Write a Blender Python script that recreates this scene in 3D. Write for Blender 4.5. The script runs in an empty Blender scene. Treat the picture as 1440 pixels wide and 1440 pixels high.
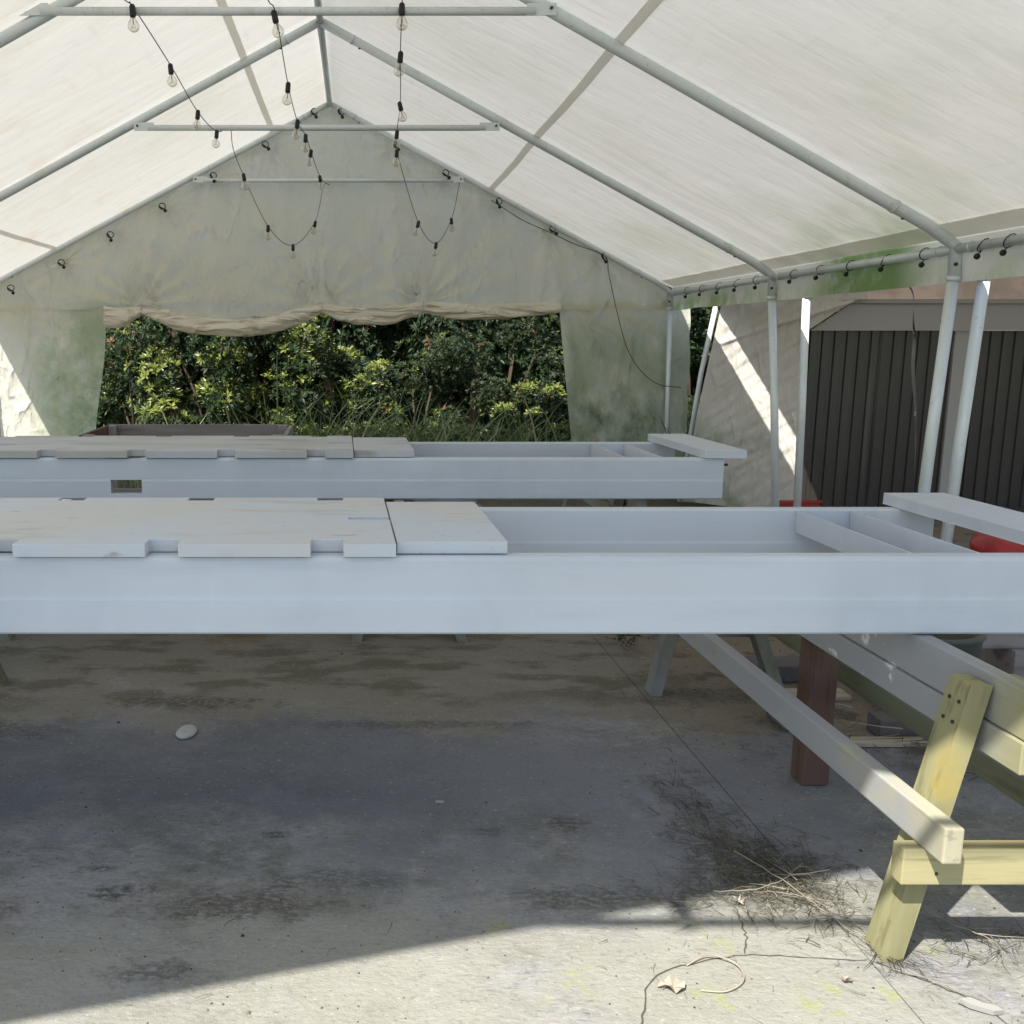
import bpy, bmesh, math, random
import numpy as np
from mathutils import Vector, noise, Matrix
random.seed(7)
S = bpy.context.scene
COL = S.collection
# ------------------------------------------------------------------ camera
cd = bpy.data.cameras.new('camera'); cam = bpy.data.objects.new('camera', cd); COL.objects.link(cam)
S.camera = cam
cd.sensor_width = 36; cd.lens = 35; cd.shift_x = 240/1440; cd.clip_start = .05; cd.clip_end = 500
cam.location = (0, 0, 1.5)
cam.rotation_euler = (math.radians(90)-math.atan(240/1400), 0, 0)
# ------------------------------------------------------------------ sun and sky
SD = Vector((.49, .62, -1)).normalized()          # travel direction of the sunlight
W = bpy.data.worlds.new('World'); S.world = W; W.use_nodes = True
nt = W.node_tree; bg = nt.nodes['Background']
sky = nt.nodes.new('ShaderNodeTexSky'); sky.sky_type = 'NISHITA'; sky.sun_disc = False
sky.sun_elevation = math.asin(-SD.z); sky.sun_rotation = math.atan2(-SD.x, -SD.y)
nt.links.new(sky.outputs[0], bg.inputs[0]); bg.inputs[1].default_value = .13
sl = bpy.data.lights.new('sun', 'SUN'); sl.energy = 4.9; sl.angle = math.radians(.55); sl.color = (1, .95, .87)
so = bpy.data.objects.new('sun', sl); COL.objects.link(so)
so.rotation_euler = SD.to_track_quat('-Z', 'Y').to_euler(); so.location = (-8, -10, 18)
S.view_settings.view_transform = 'Standard'; S.view_settings.look = 'None'; S.view_settings.gamma = 1
S.view_settings.use_curve_mapping = False; S.view_settings.exposure = 1.06
S.render.engine = 'CYCLES'
S.cycles.max_bounces = 10; S.cycles.diffuse_bounces = 4; S.cycles.transparent_max_bounces = 12
S.cycles.caustics_reflective = False; S.cycles.caustics_refractive = False

# ------------------------------------------------------------------ materials
def M(name, base, rough=.6, layers=(), bump=(), transl=0, metal=0, spec=.4, tcol=None, isl=None, alpha_glass=False):
    m = bpy.data.materials.new(name); m.use_nodes = True
    t = m.node_tree; N = t.nodes; L = t.links
    p = N['Principled BSDF']; out = N['Material Output']
    geo = N.new('ShaderNodeNewGeometry'); pos = geo.outputs['Position']
    def math_(op, a, b=None, clamp=False):
        n = N.new('ShaderNodeMath'); n.operation = op; n.use_clamp = clamp
        for i, v in enumerate((a, b)):
            if v is None: continue
            if isinstance(v, (int, float)): n.inputs[i].default_value = v
            else: L.new(v, n.inputs[i])
        return n.outputs[0]
    def mapped(st):
        n = N.new('ShaderNodeMapping'); n.inputs['Scale'].default_value = st[:3]
        if len(st) > 3: n.inputs['Rotation'].default_value = st[3:6]
        L.new(pos, n.inputs[0]); return n.outputs[0]
    def nz(st, s, d=4, r=.55, dist=0, ridged=False):
        n = N.new('ShaderNodeTexNoise')
        if ridged: n.noise_type = 'RIDGED_MULTIFRACTAL'; n.inputs['Offset'].default_value = .9; n.inputs['Gain'].default_value = 1.2
        n.inputs['Scale'].default_value = s; n.inputs['Detail'].default_value = d
        n.inputs['Roughness'].default_value = r; n.inputs['Distortion'].default_value = dist
        L.new(mapped(st), n.inputs['Vector']); return n.outputs[0]
    def ramp(v, a, b):
        n = N.new('ShaderNodeMapRange'); n.interpolation_type = 'SMOOTHSTEP'
        n.inputs[1].default_value = a; n.inputs[2].default_value = b
        L.new(v, n.inputs[0]); return n.outputs[0]
    rgb = N.new('ShaderNodeRGB'); rgb.outputs[0].default_value = (*base, 1); col = rgb.outputs[0]
    sx = N.new('ShaderNodeSeparateXYZ'); L.new(pos, sx.inputs[0])
    if isl:
        cr = N.new('ShaderNodeValToRGB'); cr.color_ramp.interpolation = 'LINEAR'
        cr.color_ramp.elements[0].color = (*isl[0], 1); cr.color_ramp.elements[1].color = (*isl[-1], 1)
        for k, c in enumerate(isl[1:-1]):
            e = cr.color_ramp.elements.new((k+1)/(len(isl)-1)); e.color = (*c, 1)
        L.new(geo.outputs['Random Per Island'], cr.inputs[0]); col = cr.outputs[0]
    warp = warpx = None
    for l in layers:
        if 'blob' in l:
            cx, cy, rx, ry = l['blob']
            wob = nz((1, 1, 1), l.get('s', 9), 5, .65)
            a = math_('POWER', math_('DIVIDE', math_('SUBTRACT', sx.outputs[0], cx), rx), 2)
            a = N.new('ShaderNodeMath'); a.operation = 'MULTIPLY'
            d1 = math_('DIVIDE', math_('SUBTRACT', sx.outputs[0], cx), rx)
            d2 = math_('DIVIDE', math_('SUBTRACT', sx.outputs[1], cy), ry)
            r2 = math_('SQRT', math_('ADD', math_('MULTIPLY', d1, d1), math_('MULTIPLY', d2, d2)))
            v = math_('ADD', r2, math_('MULTIPLY', math_('SUBTRACT', wob, .5), l.get('w', 3.2)))
            fac = math_('MULTIPLY', ramp(v, 1.3, .35), ramp(nz((1, 1.7, 1), 38, 6, .75), .38, .56))
        else:
            fac = ramp(nz(l.get('st', (1, 1, 1)), l['s'], l.get('d', 4), l.get('r', .6), l.get('dist', 0)), l['lo'], l['hi'])
        for ax, a, b in l.get('rg', ()):
            src = sx.outputs['xyz'.index(ax)]
            if name == 'stained_shaded_concrete':
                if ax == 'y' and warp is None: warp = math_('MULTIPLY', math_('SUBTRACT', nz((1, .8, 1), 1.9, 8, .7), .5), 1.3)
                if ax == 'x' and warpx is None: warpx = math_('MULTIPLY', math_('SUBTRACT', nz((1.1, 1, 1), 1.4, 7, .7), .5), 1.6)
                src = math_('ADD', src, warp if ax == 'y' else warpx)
            fac = math_('MULTIPLY', fac, ramp(src, a, b))
        fac = math_('MULTIPLY', fac, l.get('f', 1), True)
        mx = N.new('ShaderNodeMix'); mx.data_type = 'RGBA'; mx.inputs[7].default_value = (*l['c'], 1)
        L.new(fac, mx.inputs[0]); L.new(col, mx.inputs[6]); col = mx.outputs[2]
    L.new(col, p.inputs['Base Color']); p.inputs['Roughness'].default_value = rough
    p.inputs['Metallic'].default_value = metal; p.inputs['Specular IOR Level'].default_value = spec
    nrm = None
    for b in bump:
        bn = N.new('ShaderNodeBump'); bn.inputs['Strength'].default_value = b.get('k', .5); bn.inputs['Distance'].default_value = b['h']
        L.new(nz(b.get('st', (1, 1, 1)), b['s'], b.get('d', 4), .6, b.get('dist', 0), b.get('rg', False)), bn.inputs['Height'])
        if nrm: L.new(nrm, bn.inputs['Normal'])
        nrm = bn.outputs[0]
    if nrm: L.new(nrm, p.inputs['Normal'])
    if transl:
        tb = N.new('ShaderNodeBsdfTranslucent'); ms = N.new('ShaderNodeMixShader'); ms.inputs[0].default_value = transl
        if tcol:
            mx = N.new('ShaderNodeMix'); mx.data_type = 'RGBA'; mx.blend_type = 'MULTIPLY'; mx.inputs[0].default_value = 1
            L.new(col, mx.inputs[6]); mx.inputs[7].default_value = (*tcol, 1); L.new(mx.outputs[2], tb.inputs[0])
        else: L.new(col, tb.inputs[0])
        if nrm: L.new(nrm, tb.inputs['Normal'])
        L.new(p.outputs[0], ms.inputs[1]); L.new(tb.outputs[0], ms.inputs[2]); L.new(ms.outputs[0], out.inputs[0])
    if alpha_glass:
        tr = N.new('ShaderNodeBsdfTransparent'); tr.inputs[0].default_value = (.93, .92, .88, 1)
        gl = N.new('ShaderNodeBsdfGlossy'); gl.inputs['Roughness'].default_value = .03
        lw = N.new('ShaderNodeLayerWeight'); lw.inputs[0].default_value = .35
        ms = N.new('ShaderNodeMixShader'); L.new(lw.outputs[1], ms.inputs[0]); L.new(tr.outputs[0], ms.inputs[1]); L.new(gl.outputs[0], ms.inputs[2])
        L.new(ms.outputs[0], out.inputs[0])
    return m

GREEN = (.30, .38, .20)
roof_mat = M('roof_sheet', (.82, .81, .77), .5, transl=.235, tcol=(1, .975, .93), layers=[
    dict(s=.7, lo=.45, hi=.75, c=(.70, .68, .58), f=.5),
    dict(s=14, st=(1, .18, 1), lo=.56, hi=.75, c=(.62, .62, .56), f=.22),
    dict(s=1.1, lo=.42, hi=.75, c=(.52, .56, .40), f=.45, rg=[('x', .8, 2.2), ('z', 2.9, 2.3)]),
    dict(s=1.7, lo=.3, hi=.75, d=3, c=GREEN, f=.75, rg=[('x', 2.35, 3.05), ('y', 4.6, 5.4), ('y', 7.9, 6.5)]),
    dict(s=2.0, lo=.52, hi=.66, c=(.72, .58, .44), f=.3, rg=[('x', -1.2, -2.4)])],
    bump=[dict(s=9, st=(.35, 1, .35, 0, 0, .35), h=.016, k=.6, d=3), dict(s=2.2, st=(.5, 1, .5), h=.05, k=.35, d=2), dict(s=2.5, st=(.5, 1.6, .5, 0, 0, .3), h=.02, k=.22, d=4, rg=True)])
seam_mat = M('roof_seam', (.74, .73, .68), .6, transl=.5)
wall_mat = M('end_wall_sheet', (.94, .90, .79), .55, transl=.52, tcol=(1, .95, .80), layers=[
    dict(s=1.2, lo=.45, hi=.7, c=(.82, .78, .67), f=.5),
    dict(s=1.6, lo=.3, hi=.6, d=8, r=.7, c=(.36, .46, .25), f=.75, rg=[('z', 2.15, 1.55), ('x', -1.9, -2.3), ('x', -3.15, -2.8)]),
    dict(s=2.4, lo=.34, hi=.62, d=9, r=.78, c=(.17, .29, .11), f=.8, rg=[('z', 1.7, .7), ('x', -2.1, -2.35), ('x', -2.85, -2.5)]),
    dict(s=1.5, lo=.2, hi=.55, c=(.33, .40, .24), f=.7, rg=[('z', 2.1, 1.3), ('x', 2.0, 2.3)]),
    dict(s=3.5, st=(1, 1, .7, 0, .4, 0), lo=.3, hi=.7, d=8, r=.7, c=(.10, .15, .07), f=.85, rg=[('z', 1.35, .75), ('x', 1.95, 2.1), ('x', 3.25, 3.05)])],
    bump=[dict(s=6, st=(1, 1, .6), h=.03, k=.6, d=6, dist=.6), dict(s=2.6, st=(1.3, 1, .7), h=.028, k=.75, d=5, dist=.35, rg=True), dict(s=7, st=(1, 1, .8), h=.008, k=.6, d=4, dist=.5, rg=True), dict(s=26, st=(1, 1, .7), h=.006, k=.6, d=3)])
roll_mat = M('rolled_sheet', (.90, .86, .76), .55, transl=.35, tcol=(1, .95, .82), layers=[dict(s=1.5, st=(1, 1, 4), lo=.45, hi=.7, c=(.74, .70, .60), f=.6)],
    bump=[dict(s=2.2, st=(1.2, 2, 5), h=.035, k=.9, d=5, dist=.5, rg=True), dict(s=9, st=(1, 1, 2), h=.012, k=.6, d=4)])
flap_mat = M('eave_flap_sheet', (.76, .75, .66), .55, transl=.33, layers=[
    dict(s=3, lo=.4, hi=.62, c=(.46, .56, .30), f=.6, rg=[('z', 1.98, 1.8)]),
    dict(s=2.4, lo=.25, hi=.5, c=(.17, .29, .08), f=.9, d=8, r=.75, rg=[('y', 5.3, 5.75), ('y', 6.9, 6.3)]),
    dict(s=3.2, lo=.4, hi=.6, c=(.25, .40, .12), f=.7, rg=[('y', 7.3, 8.2), ('z', 1.96, 1.84)]),
    dict(s=40, st=(1, 3, .2), lo=.62, hi=.7, c=(.1, .2, .03), f=.5)],
    bump=[dict(s=5, st=(1, .5, 1), h=.02, k=.4)])
nwall_mat = M('neighbour_sheet', (.60, .575, .53), .55, transl=.22, layers=[
    dict(s=1.4, lo=.4, hi=.7, c=(.50, .48, .44), f=.5),
    dict(s=2.5, lo=.4, hi=.62, c=(.20, .27, .16), f=.8, rg=[('z', 1.0, .5), ('x', 3.9, 3.5)])],
    bump=[dict(s=9, h=.03, k=.6, d=4, st=(2.4, 1, .5, 0, .75, 0), dist=.5), dict(s=4, h=.022, k=.5, d=4, st=(2.6, 1, .5, 0, .75, 0), dist=.3, rg=True)])
pink_mat = M('pink_tarp', (.74, .60, .52), .5, transl=.25, layers=[dict(s=4, lo=.4, hi=.6, c=(.45, .36, .30), f=.5)],
    bump=[dict(s=11, h=.02, k=.6)])
pipe_mat = M('galvanised_pipe', (.62, .67, .68), .36, metal=.1, spec=.5, layers=[
    dict(s=8, st=(1, 1, .3), lo=.5, hi=.7, c=(.48, .54, .48), f=.5), dict(s=40, lo=.62, hi=.7, c=(.30, .32, .30), f=.5)],
    bump=[dict(s=60, h=.001, k=.3)])
bolt_mat = M('dark_bolt', (.05, .05, .05), .5, metal=.5)
black_mat = M('black_rubber', (.012, .012, .013), .5)
cord_mat = M('grey_cord', (.03, .03, .03), .6)
glass_mat = M('bulb_glass', (1, 1, 1), alpha_glass=True)
fil_mat = M('filament', (.35, .25, .12), .4)
steel_mat = M('primed_steel', (.475, .505, .55), .48, spec=.35, layers=[
    dict(s=1.7, st=(.5, 1, 2), lo=.4, hi=.7, c=(.49, .545, .61), f=.6),
    dict(s=9, st=(.15, 1, 1.5), lo=.5, hi=.75, c=(.37, .42, .48), f=.45),
    dict(s=1.1, st=(.8, 1, .3), lo=.45, hi=.7, c=(.36, .40, .45), f=.5, d=6, r=.7),
    dict(s=5, st=(1, 1, .15), lo=.62, hi=.74, c=(.58, .61, .64), f=.4),
    dict(s=90, lo=.66, hi=.72, c=(.35, .36, .37), f=.4)],
    bump=[dict(s=3, st=(.1, 1, 1), h=.003, k=.3), dict(s=160, h=.0006, k=.4)])
deck_mat = M('primed_deck', (.455, .505, .56), .55, spec=.3, layers=[
    dict(s=1.6, st=(1, 1.8, 1), lo=.42, hi=.62, c=(.49, .48, .46), f=.7),
    dict(s=3.1, st=(.6, 2.4, 1, 0, 0, .3), lo=.54, hi=.68, c=(.36, .35, .32), f=.55),
    dict(s=12, st=(.5, 2, 1, 0, 0, -.2), lo=.63, hi=.7, c=(.22, .21, .19), f=.6),
    dict(s=30, st=(1, 1, 1), lo=.66, hi=.74, c=(.25, .24, .21), f=.45)], bump=[dict(s=120, h=.0006, k=.4)])
fardeck_mat = M('dusty_deck', (.39, .415, .44), .6, spec=.25, layers=[
    dict(s=2.2, st=(.6, 1.6, 1), lo=.42, hi=.66, c=(.33, .33, .30), f=.8),
    dict(s=4, st=(.4, 2, 1), lo=.56, hi=.68, c=(.20, .19, .16), f=.7)])
def wood(name, c, c2, st, rough=.7, extra=()):
    return M(name, c, rough, spec=.25, layers=[dict(s=7, st=st, lo=.35, hi=.7, c=c2, f=.75, d=5, dist=.4),
        dict(s=28, st=st, lo=.52, hi=.66, c=tuple(x*.6 for x in c2), f=.5, d=4),
        dict(s=5, lo=.68, hi=.74, c=tuple(x*.35 for x in c2), f=.7)] + list(extra),
        bump=[dict(s=45, st=st, h=.002, k=.5)])
YS, XS, ZS = (1, .08, 1), (.08, 1, 1), (1, 1, .1)
overspray = dict(s=3, lo=.25, hi=.5, c=(.27, .283, .305), f=.93, rg=[('y', 2.08, 2.34)])
rail_wood = wood('treated_rail_wood', (.34, .32, .23), (.24, .22, .15), YS, extra=[overspray])
spar_wood = wood('spar_wood', (.26, .25, .14), (.18, .17, .09), YS, extra=[overspray, dict(s=12, lo=.62, hi=.68, c=(.75, .75, .74), f=.6, rg=[('y', 2.4, 2.6)])])
dim_wood = wood('aged_rail_wood', (.20, .205, .13), (.13, .13, .08), YS, extra=[dict(s=3, lo=.3, hi=.6, c=(.25, .26, .27), f=.9, rg=[('z', .385, .405)])])
leg_wood = wood('treated_leg_wood', (.25, .24, .13), (.16, .15, .075), ZS, extra=[dict(s=5, lo=.5, hi=.66, c=(.34, .25, .05), f=.5, rg=[('z', .3, .4)])])
cross_wood = wood('treated_cross_wood', (.33, .30, .165), (.23, .205, .10), XS)
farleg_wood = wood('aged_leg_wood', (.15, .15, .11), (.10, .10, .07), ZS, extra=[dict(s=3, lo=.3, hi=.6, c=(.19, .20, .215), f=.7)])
red_wood = wood('brown_post_wood', (.115, .072, .055), (.07, .042, .032), (1, 1, .09))
box_wood = wood('weathered_box_wood', (.26, .24, .235), (.14, .12, .115), XS)
trim_mat = M('fascia_paint', (.33, .33, .325), .5)
clad_mat = M('dark_cladding', (.028, .026, .024), .32, spec=.5, layers=[dict(s=4, st=(1, 1, .2), lo=.5, hi=.7, c=(.045, .042, .038), f=.5), dict(s=14, st=(1, 1, .03), lo=.58, hi=.72, c=(.09, .085, .08), f=.5), dict(s=60, lo=.64, hi=.7, c=(.10, .10, .095), f=.5)])  # vertical dust streaks, painted lighter to stand in for rib highlights
shedroof_mat = M('shed_roof_metal', (.30, .29, .27), .5)
dark_in = M('flat_black', (.01, .01, .01), .9)  # plain near-black, for the added shed backing and the black box
red_mat = M('red_plastic', (.30, .02, .018), .4, layers=[dict(s=8, lo=.55, hi=.7, c=(.2, .02, .02), f=.5)])
bucket_mat = M('dirty_bucket', (.075, .085, .075), .7, layers=[dict(s=6, lo=.45, hi=.65, c=(.12, .12, .09), f=.7), dict(s=25, lo=.6, hi=.7, c=(.04, .05, .03), f=.6)], bump=[dict(s=30, h=.004)])
brick_mat = M('dark_block', (.10, .085, .09), .8, layers=[dict(s=18, lo=.5, hi=.7, c=(.16, .14, .13), f=.6)], bump=[dict(s=60, h=.004)])
paleboard_mat = wood('pale_board', (.40, .35, .27), (.28, .24, .18), XS)
stone_mat = M('grey_stone', (.36, .36, .35), .7, layers=[dict(s=30, lo=.45, hi=.7, c=(.28, .28, .27), f=.6)])
dleaf_mat = M('dry_leaf', (.27, .24, .195), .7, layers=[dict(s=40, lo=.5, hi=.7, c=(.45, .36, .28), f=.6)])
shard_mat = M('white_chip', (.27, .265, .25), .5)
twig_mat = M('dry_twig', (.22, .19, .15), .8, isl=[(.08, .07, .055), (.18, .16, .12), (.28, .25, .20)])
moss_mat = M('litter', (.05, .05, .035), .95, isl=[(.025, .025, .02), (.06, .055, .035), (.14, .12, .08)])
strap_mat = M('black_strap', (.02, .02, .02), .4, layers=[dict(s=12, lo=.62, hi=.66, c=(.3, .3, .3), f=.8)])
# foliage
leaf_dark = M('leaf_dark', (.03, .06, .02), .5, spec=.3, transl=.2, isl=[(.006, .014, .005), (.016, .034, .010), (.035, .065, .018)])
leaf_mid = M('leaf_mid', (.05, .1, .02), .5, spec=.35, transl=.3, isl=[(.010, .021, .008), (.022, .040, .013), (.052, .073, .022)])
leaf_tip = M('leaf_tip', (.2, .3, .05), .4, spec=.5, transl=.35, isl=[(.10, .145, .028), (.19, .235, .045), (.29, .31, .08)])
leaf_rust = M('leaf_rust', (.3, .12, .05), .5, transl=.3, isl=[(.12, .06, .035), (.25, .15, .07)])
grass_mat = M('grass_blade', (.15, .25, .05), .45, transl=.3, isl=[(.07, .11, .03), (.19, .25, .08), (.40, .40, .22)])
bark_mat = M('bark', (.06, .045, .03), .9, bump=[dict(s=40, st=(1, 1, .2), h=.01)])
soil_mat = M('soil', (.10, .085, .055), .95, layers=[dict(s=2, lo=.4, hi=.6, c=(.06, .08, .03), f=.7), dict(s=20, lo=.5, hi=.7, c=(.2, .17, .12), f=.5)], bump=[dict(s=15, h=.03)])
# concrete
slab_layers = [
    dict(s=.8, lo=.38, hi=.66, c=(0.245, 0.241, 0.211), f=.9, d=6),
    dict(s=1.7, lo=.48, hi=.66, c=(0.184, 0.190, 0.143), f=.55, d=6),
    dict(s=1.9, lo=.46, hi=.6, c=(.13, .13, .085), f=.55, d=9, r=.72),
    dict(s=2.3, lo=.5, hi=.62, c=(.20, .205, .235), f=.7, d=8, r=.7, rg=[('x', -.3, .4)]),
    dict(s=26, st=(1, 2.6, 1), lo=.5, hi=.62, c=(.075, .07, .06), f=.5, d=9, r=.8),
    dict(s=3.3, lo=.42, hi=.66, c=(.095, .095, .082), f=.75, d=10, r=.78, st=(1, 1.5, 1)),
    dict(s=11, lo=.5, hi=.64, c=(.33, .325, .30), f=.35, d=8, r=.7, st=(1, 1.8, 1)),
    dict(s=4.5, lo=.54, hi=.70, c=(0.272, 0.272, 0.272), f=.6, d=8, r=.7),
    dict(s=1.1, lo=.25, hi=.5, c=(.175, .162, .135), f=.85, d=7, r=.65, rg=[('y', 3.65, 3.95), ('y', 9.5, 7.0)]),
    dict(s=2.4, st=(1, 2, 1), lo=.48, hi=.60, c=(0.065, 0.058, 0.034), f=.6, d=7, rg=[('y', 3.7, 4.2)]),
    dict(s=1.3, lo=.22, hi=.44, c=(.11, .115, .138), f=.72, d=7, r=.65, rg=[('y', 2.75, 3.1), ('y', 3.9, 3.65), ('x', 1.3, .3)]),  # blue-grey overspray, its tone lowered for the shade under the roof
    dict(s=1.3, lo=.34, hi=.56, c=(0.155, 0.160, 0.178), f=.8, d=7, r=.65, rg=[('y', 2.35, 2.6), ('y', 3.7, 3.5), ('x', -.1, .3)]),  # overspray on the right half, roof shade put into its colour too
    dict(s=1.6, lo=.3, hi=.55, c=(0.184, 0.150, 0.112), f=.85, d=6, rg=[('y', 3.3, 3.8), ('x', 1.3, 1.7)]),
    dict(s=5, lo=.5, hi=.62, c=(0.054, 0.048, 0.037), f=.7, d=7, rg=[('y', 3.1, 3.7), ('x', 1.3, 1.8)]),
    dict(s=1.5, lo=.3, hi=.55, c=(.26, .255, .215), f=.75, d=6, r=.7, rg=[('y', 2.75, 2.3)]),  # lighter front strip, sunlight ahead of the roof shadow put into the colour
    dict(s=22, st=(1, 2.2, 1), lo=.57, hi=.68, c=(0.068, 0.065, 0.058), f=.55, d=8, r=.75),
    dict(s=70, lo=.56, hi=.72, c=(0.095, 0.088, 0.082), f=.4, d=3),
    dict(s=55, lo=.60, hi=.72, c=(0.374, 0.367, 0.340), f=.5, d=3),
    dict(s=6, lo=.60, hi=.68, c=(0.231, 0.265, 0.082), f=.5, d=6, rg=[('y', 2.6, 2.3), ('x', 0, .5)]),
    dict(blob=(-.29, 2.48, .36, .085), c=(0.058, 0.048, 0.039), f=0.68),
    dict(blob=(-.62, 2.53, .10, .05), c=(0.034, 0.024, 0.024), f=0.72, s=18),
    dict(blob=(.02, 2.60, .30, .06), c=(0.061, 0.058, 0.044), f=0.56),
    dict(blob=(-.20, 2.86, .055, .028), c=(0.034, 0.024, 0.027), f=0.72, s=20, w=2),
    dict(blob=(-.70, 2.66, .06, .02), c=(0.041, 0.034, 0.031), f=0.72, s=20, w=2),
    dict(blob=(-.95, 2.44, .12, .07), c=(0.061, 0.034, 0.031), f=0.56, s=14, w=2),
    dict(blob=(.71, 2.93, .075, .06), c=(0.048, 0.048, 0.027), f=0.68, s=26, w=2.5),
    dict(blob=(.46, 2.88, .05, .035), c=(0.054, 0.048, 0.041), f=0.64, s=26, w=2.5),
    dict(blob=(.70, 2.50, .36, .06), c=(0.058, 0.054, 0.041), f=0.64),
    dict(blob=(1.12, 2.52, .30, .12), c=(0.048, 0.048, 0.031), f=0.68, s=12),
    dict(blob=(1.15, 2.86, .16, .42), c=(0.051, 0.053, 0.044), f=0.60, s=10, w=4),
    dict(blob=(1.28, 2.66, .17, .16), c=(0.020, 0.022, 0.017), f=0.72, s=16, w=4),
    dict(blob=(-.65, 4.0, .35, .07), c=(0.034, 0.024, 0.015), f=0.64, s=14),
    dict(blob=(-1.35, 3.7, .3, .1), c=(0.034, 0.034, 0.034), f=0.56, s=12),
    dict(blob=(-.55, 4.95, .16, .14), c=(0.136, 0.082, 0.020), f=0.64, s=8),
    dict(blob=(.3, 3.75, .5, .05), c=(0.048, 0.041, 0.034), f=0.56, s=12),
    dict(blob=(-.45, 2.18, .14, .05), c=(0.061, 0.054, 0.048), f=0.64, s=16),
    dict(blob=(1.5, 4.1, .4, .1), c=(0.048, 0.041, 0.031), f=0.56, s=12),
]
slab_mat = M('stained_shaded_concrete', (.238, .240, .255), .85, spec=.25, layers=slab_layers,
    bump=[dict(s=3, h=.006, k=.4, d=5), dict(s=45, st=(1, 1.6, 1), h=.006, k=.8, d=7), dict(s=220, h=.0015, k=.8, d=2)])
slab2_mat = M('pale_concrete', (.33, .335, .35), .85, spec=.25, layers=[
    dict(s=1.1, lo=.4, hi=.65, c=(0.258, 0.255, 0.238), f=.8, d=6), dict(s=22, st=(1, 2, 1), lo=.57, hi=.68, c=(0.082, 0.075, 0.068), f=.6, d=8, r=.75),
    dict(s=70, lo=.58, hi=.72, c=(0.102, 0.095, 0.088), f=.45, d=3),
    dict(s=1.6, lo=.3, hi=.55, c=(0.184, 0.150, 0.112), f=.85, d=6, rg=[('y', 3.3, 3.8)]),
    dict(s=5, lo=.5, hi=.62, c=(0.054, 0.048, 0.037), f=.7, d=7, rg=[('y', 3.1, 3.7)]),
    dict(blob=(1.62, 2.35, .3, .06), c=(0.061, 0.054, 0.048), f=0.56, s=14)],
    bump=[dict(s=3, h=.006, k=.4, d=5), dict(s=45, h=.004, k=.6, d=5), dict(s=220, h=.0012, k=.6, d=2)])
crack_mat = M('crack_fill', (.07, .06, .045), .95)

# ------------------------------------------------------------------ mesh helpers
def wl(o):
    v = Vector((0, 0, 0))
    while o is not None: v = v + o.location; o = o.parent
    return v
def mk(name, V, F, mat, parent=None, smooth=False, loc=None, bevel=0, mats=None, fm=None):
    me = bpy.data.meshes.new(name)
    off = wl(parent) + (Vector(loc) if loc is not None else Vector((0, 0, 0)))
    V = np.asarray(V, dtype=float) - np.array(off)
    me.from_pydata(V.tolist(), [], F)
    bm = bmesh.new(); bm.from_mesh(me)
    if bevel:
        bmesh.ops.remove_doubles(bm, verts=bm.verts, dist=1e-5)
        es = [e for e in bm.edges if len(e.link_faces) == 2 and e.calc_face_angle(0) > .6]
        bmesh.ops.bevel(bm, geom=es, offset=bevel, segments=2, affect='EDGES', profile=.6, clamp_overlap=True)
    if fm is None: bmesh.ops.recalc_face_normals(bm, faces=bm.faces)
    bm.to_mesh(me); bm.free()
    if mats:
        for m in mats: me.materials.append(m)
        if fm is not None: me.polygons.foreach_set('material_index', fm)
    else: me.materials.append(mat)
    if smooth: me.polygons.foreach_set('use_smooth', [True]*len(me.polygons))
    o = bpy.data.objects.new(name, me); COL.objects.link(o)
    if parent: o.parent = parent
    if loc is not None: o.location = loc
    return o
def tag(o, label=None, cat=None, group=None, kind=None):
    for k, v in (('label', label), ('category', cat), ('group', group), ('kind', kind)):
        if v: o[k] = v
    return o
def empty(name, loc, label, cat, group=None):
    o = bpy.data.objects.new(name, None); COL.objects.link(o); o.location = loc; o.empty_display_size = .1
    return tag(o, label, cat, group)
def box(x0, x1, y0, y1, z0, z1):
    V = [(x, y, z) for z in (z0, z1) for y in (y0, y1) for x in (x0, x1)]
    return V, [(0, 2, 3, 1), (4, 5, 7, 6), (0, 1, 5, 4), (2, 6, 7, 3), (0, 4, 6, 2), (1, 3, 7, 5)]
def join(*parts):
    V, F = [], []
    for v, f in parts:
        n = len(V); V += list(v); F += [tuple(i+n for i in q) for q in f]
    return V, F
def smoothpath(P, k=5):
    P = [Vector(p) for p in P]; out = []
    Q = [P[0]*2-P[1]] + P + [P[-1]*2-P[-2]]
    for i in range(1, len(Q)-2):
        for j in range(k):
            t = j/k; a, b, c, d = Q[i-1], Q[i], Q[i+1], Q[i+2]
            out.append(.5*((2*b)+(c-a)*t+(2*a-5*b+4*c-d)*t*t+(3*b-a-3*c+d)*t**3))
    out.append(P[-1]); return out
def tube(P, r, n=8, cap=True):
    P = [Vector(p) for p in P]; V, F = [], []
    T0 = (P[1]-P[0]).normalized(); up = Vector((0, 0, 1)) if abs(T0.z) < .9 else Vector((1, 0, 0))
    N = (up - T0*up.dot(T0)).normalized()
    for i, p in enumerate(P):
        T = (P[min(i+1, len(P)-1)]-P[max(i-1, 0)]).normalized()
        N = (N - T*N.dot(T)).normalized(); B = T.cross(N)
        rr = r(i/(len(P)-1)) if callable(r) else r
        for k in range(n):
            a = 2*math.pi*k/n; V.append(p+(N*math.cos(a)+B*math.sin(a))*rr)
    for i in range(len(P)-1):
        for k in range(n):
            a = i*n+k; b = i*n+(k+1) % n; F.append((a, b, b+n, a+n))
    if cap: F.append(tuple(range(n))); F.append(tuple(range((len(P)-1)*n, len(P)*n)))
    return V, F
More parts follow.
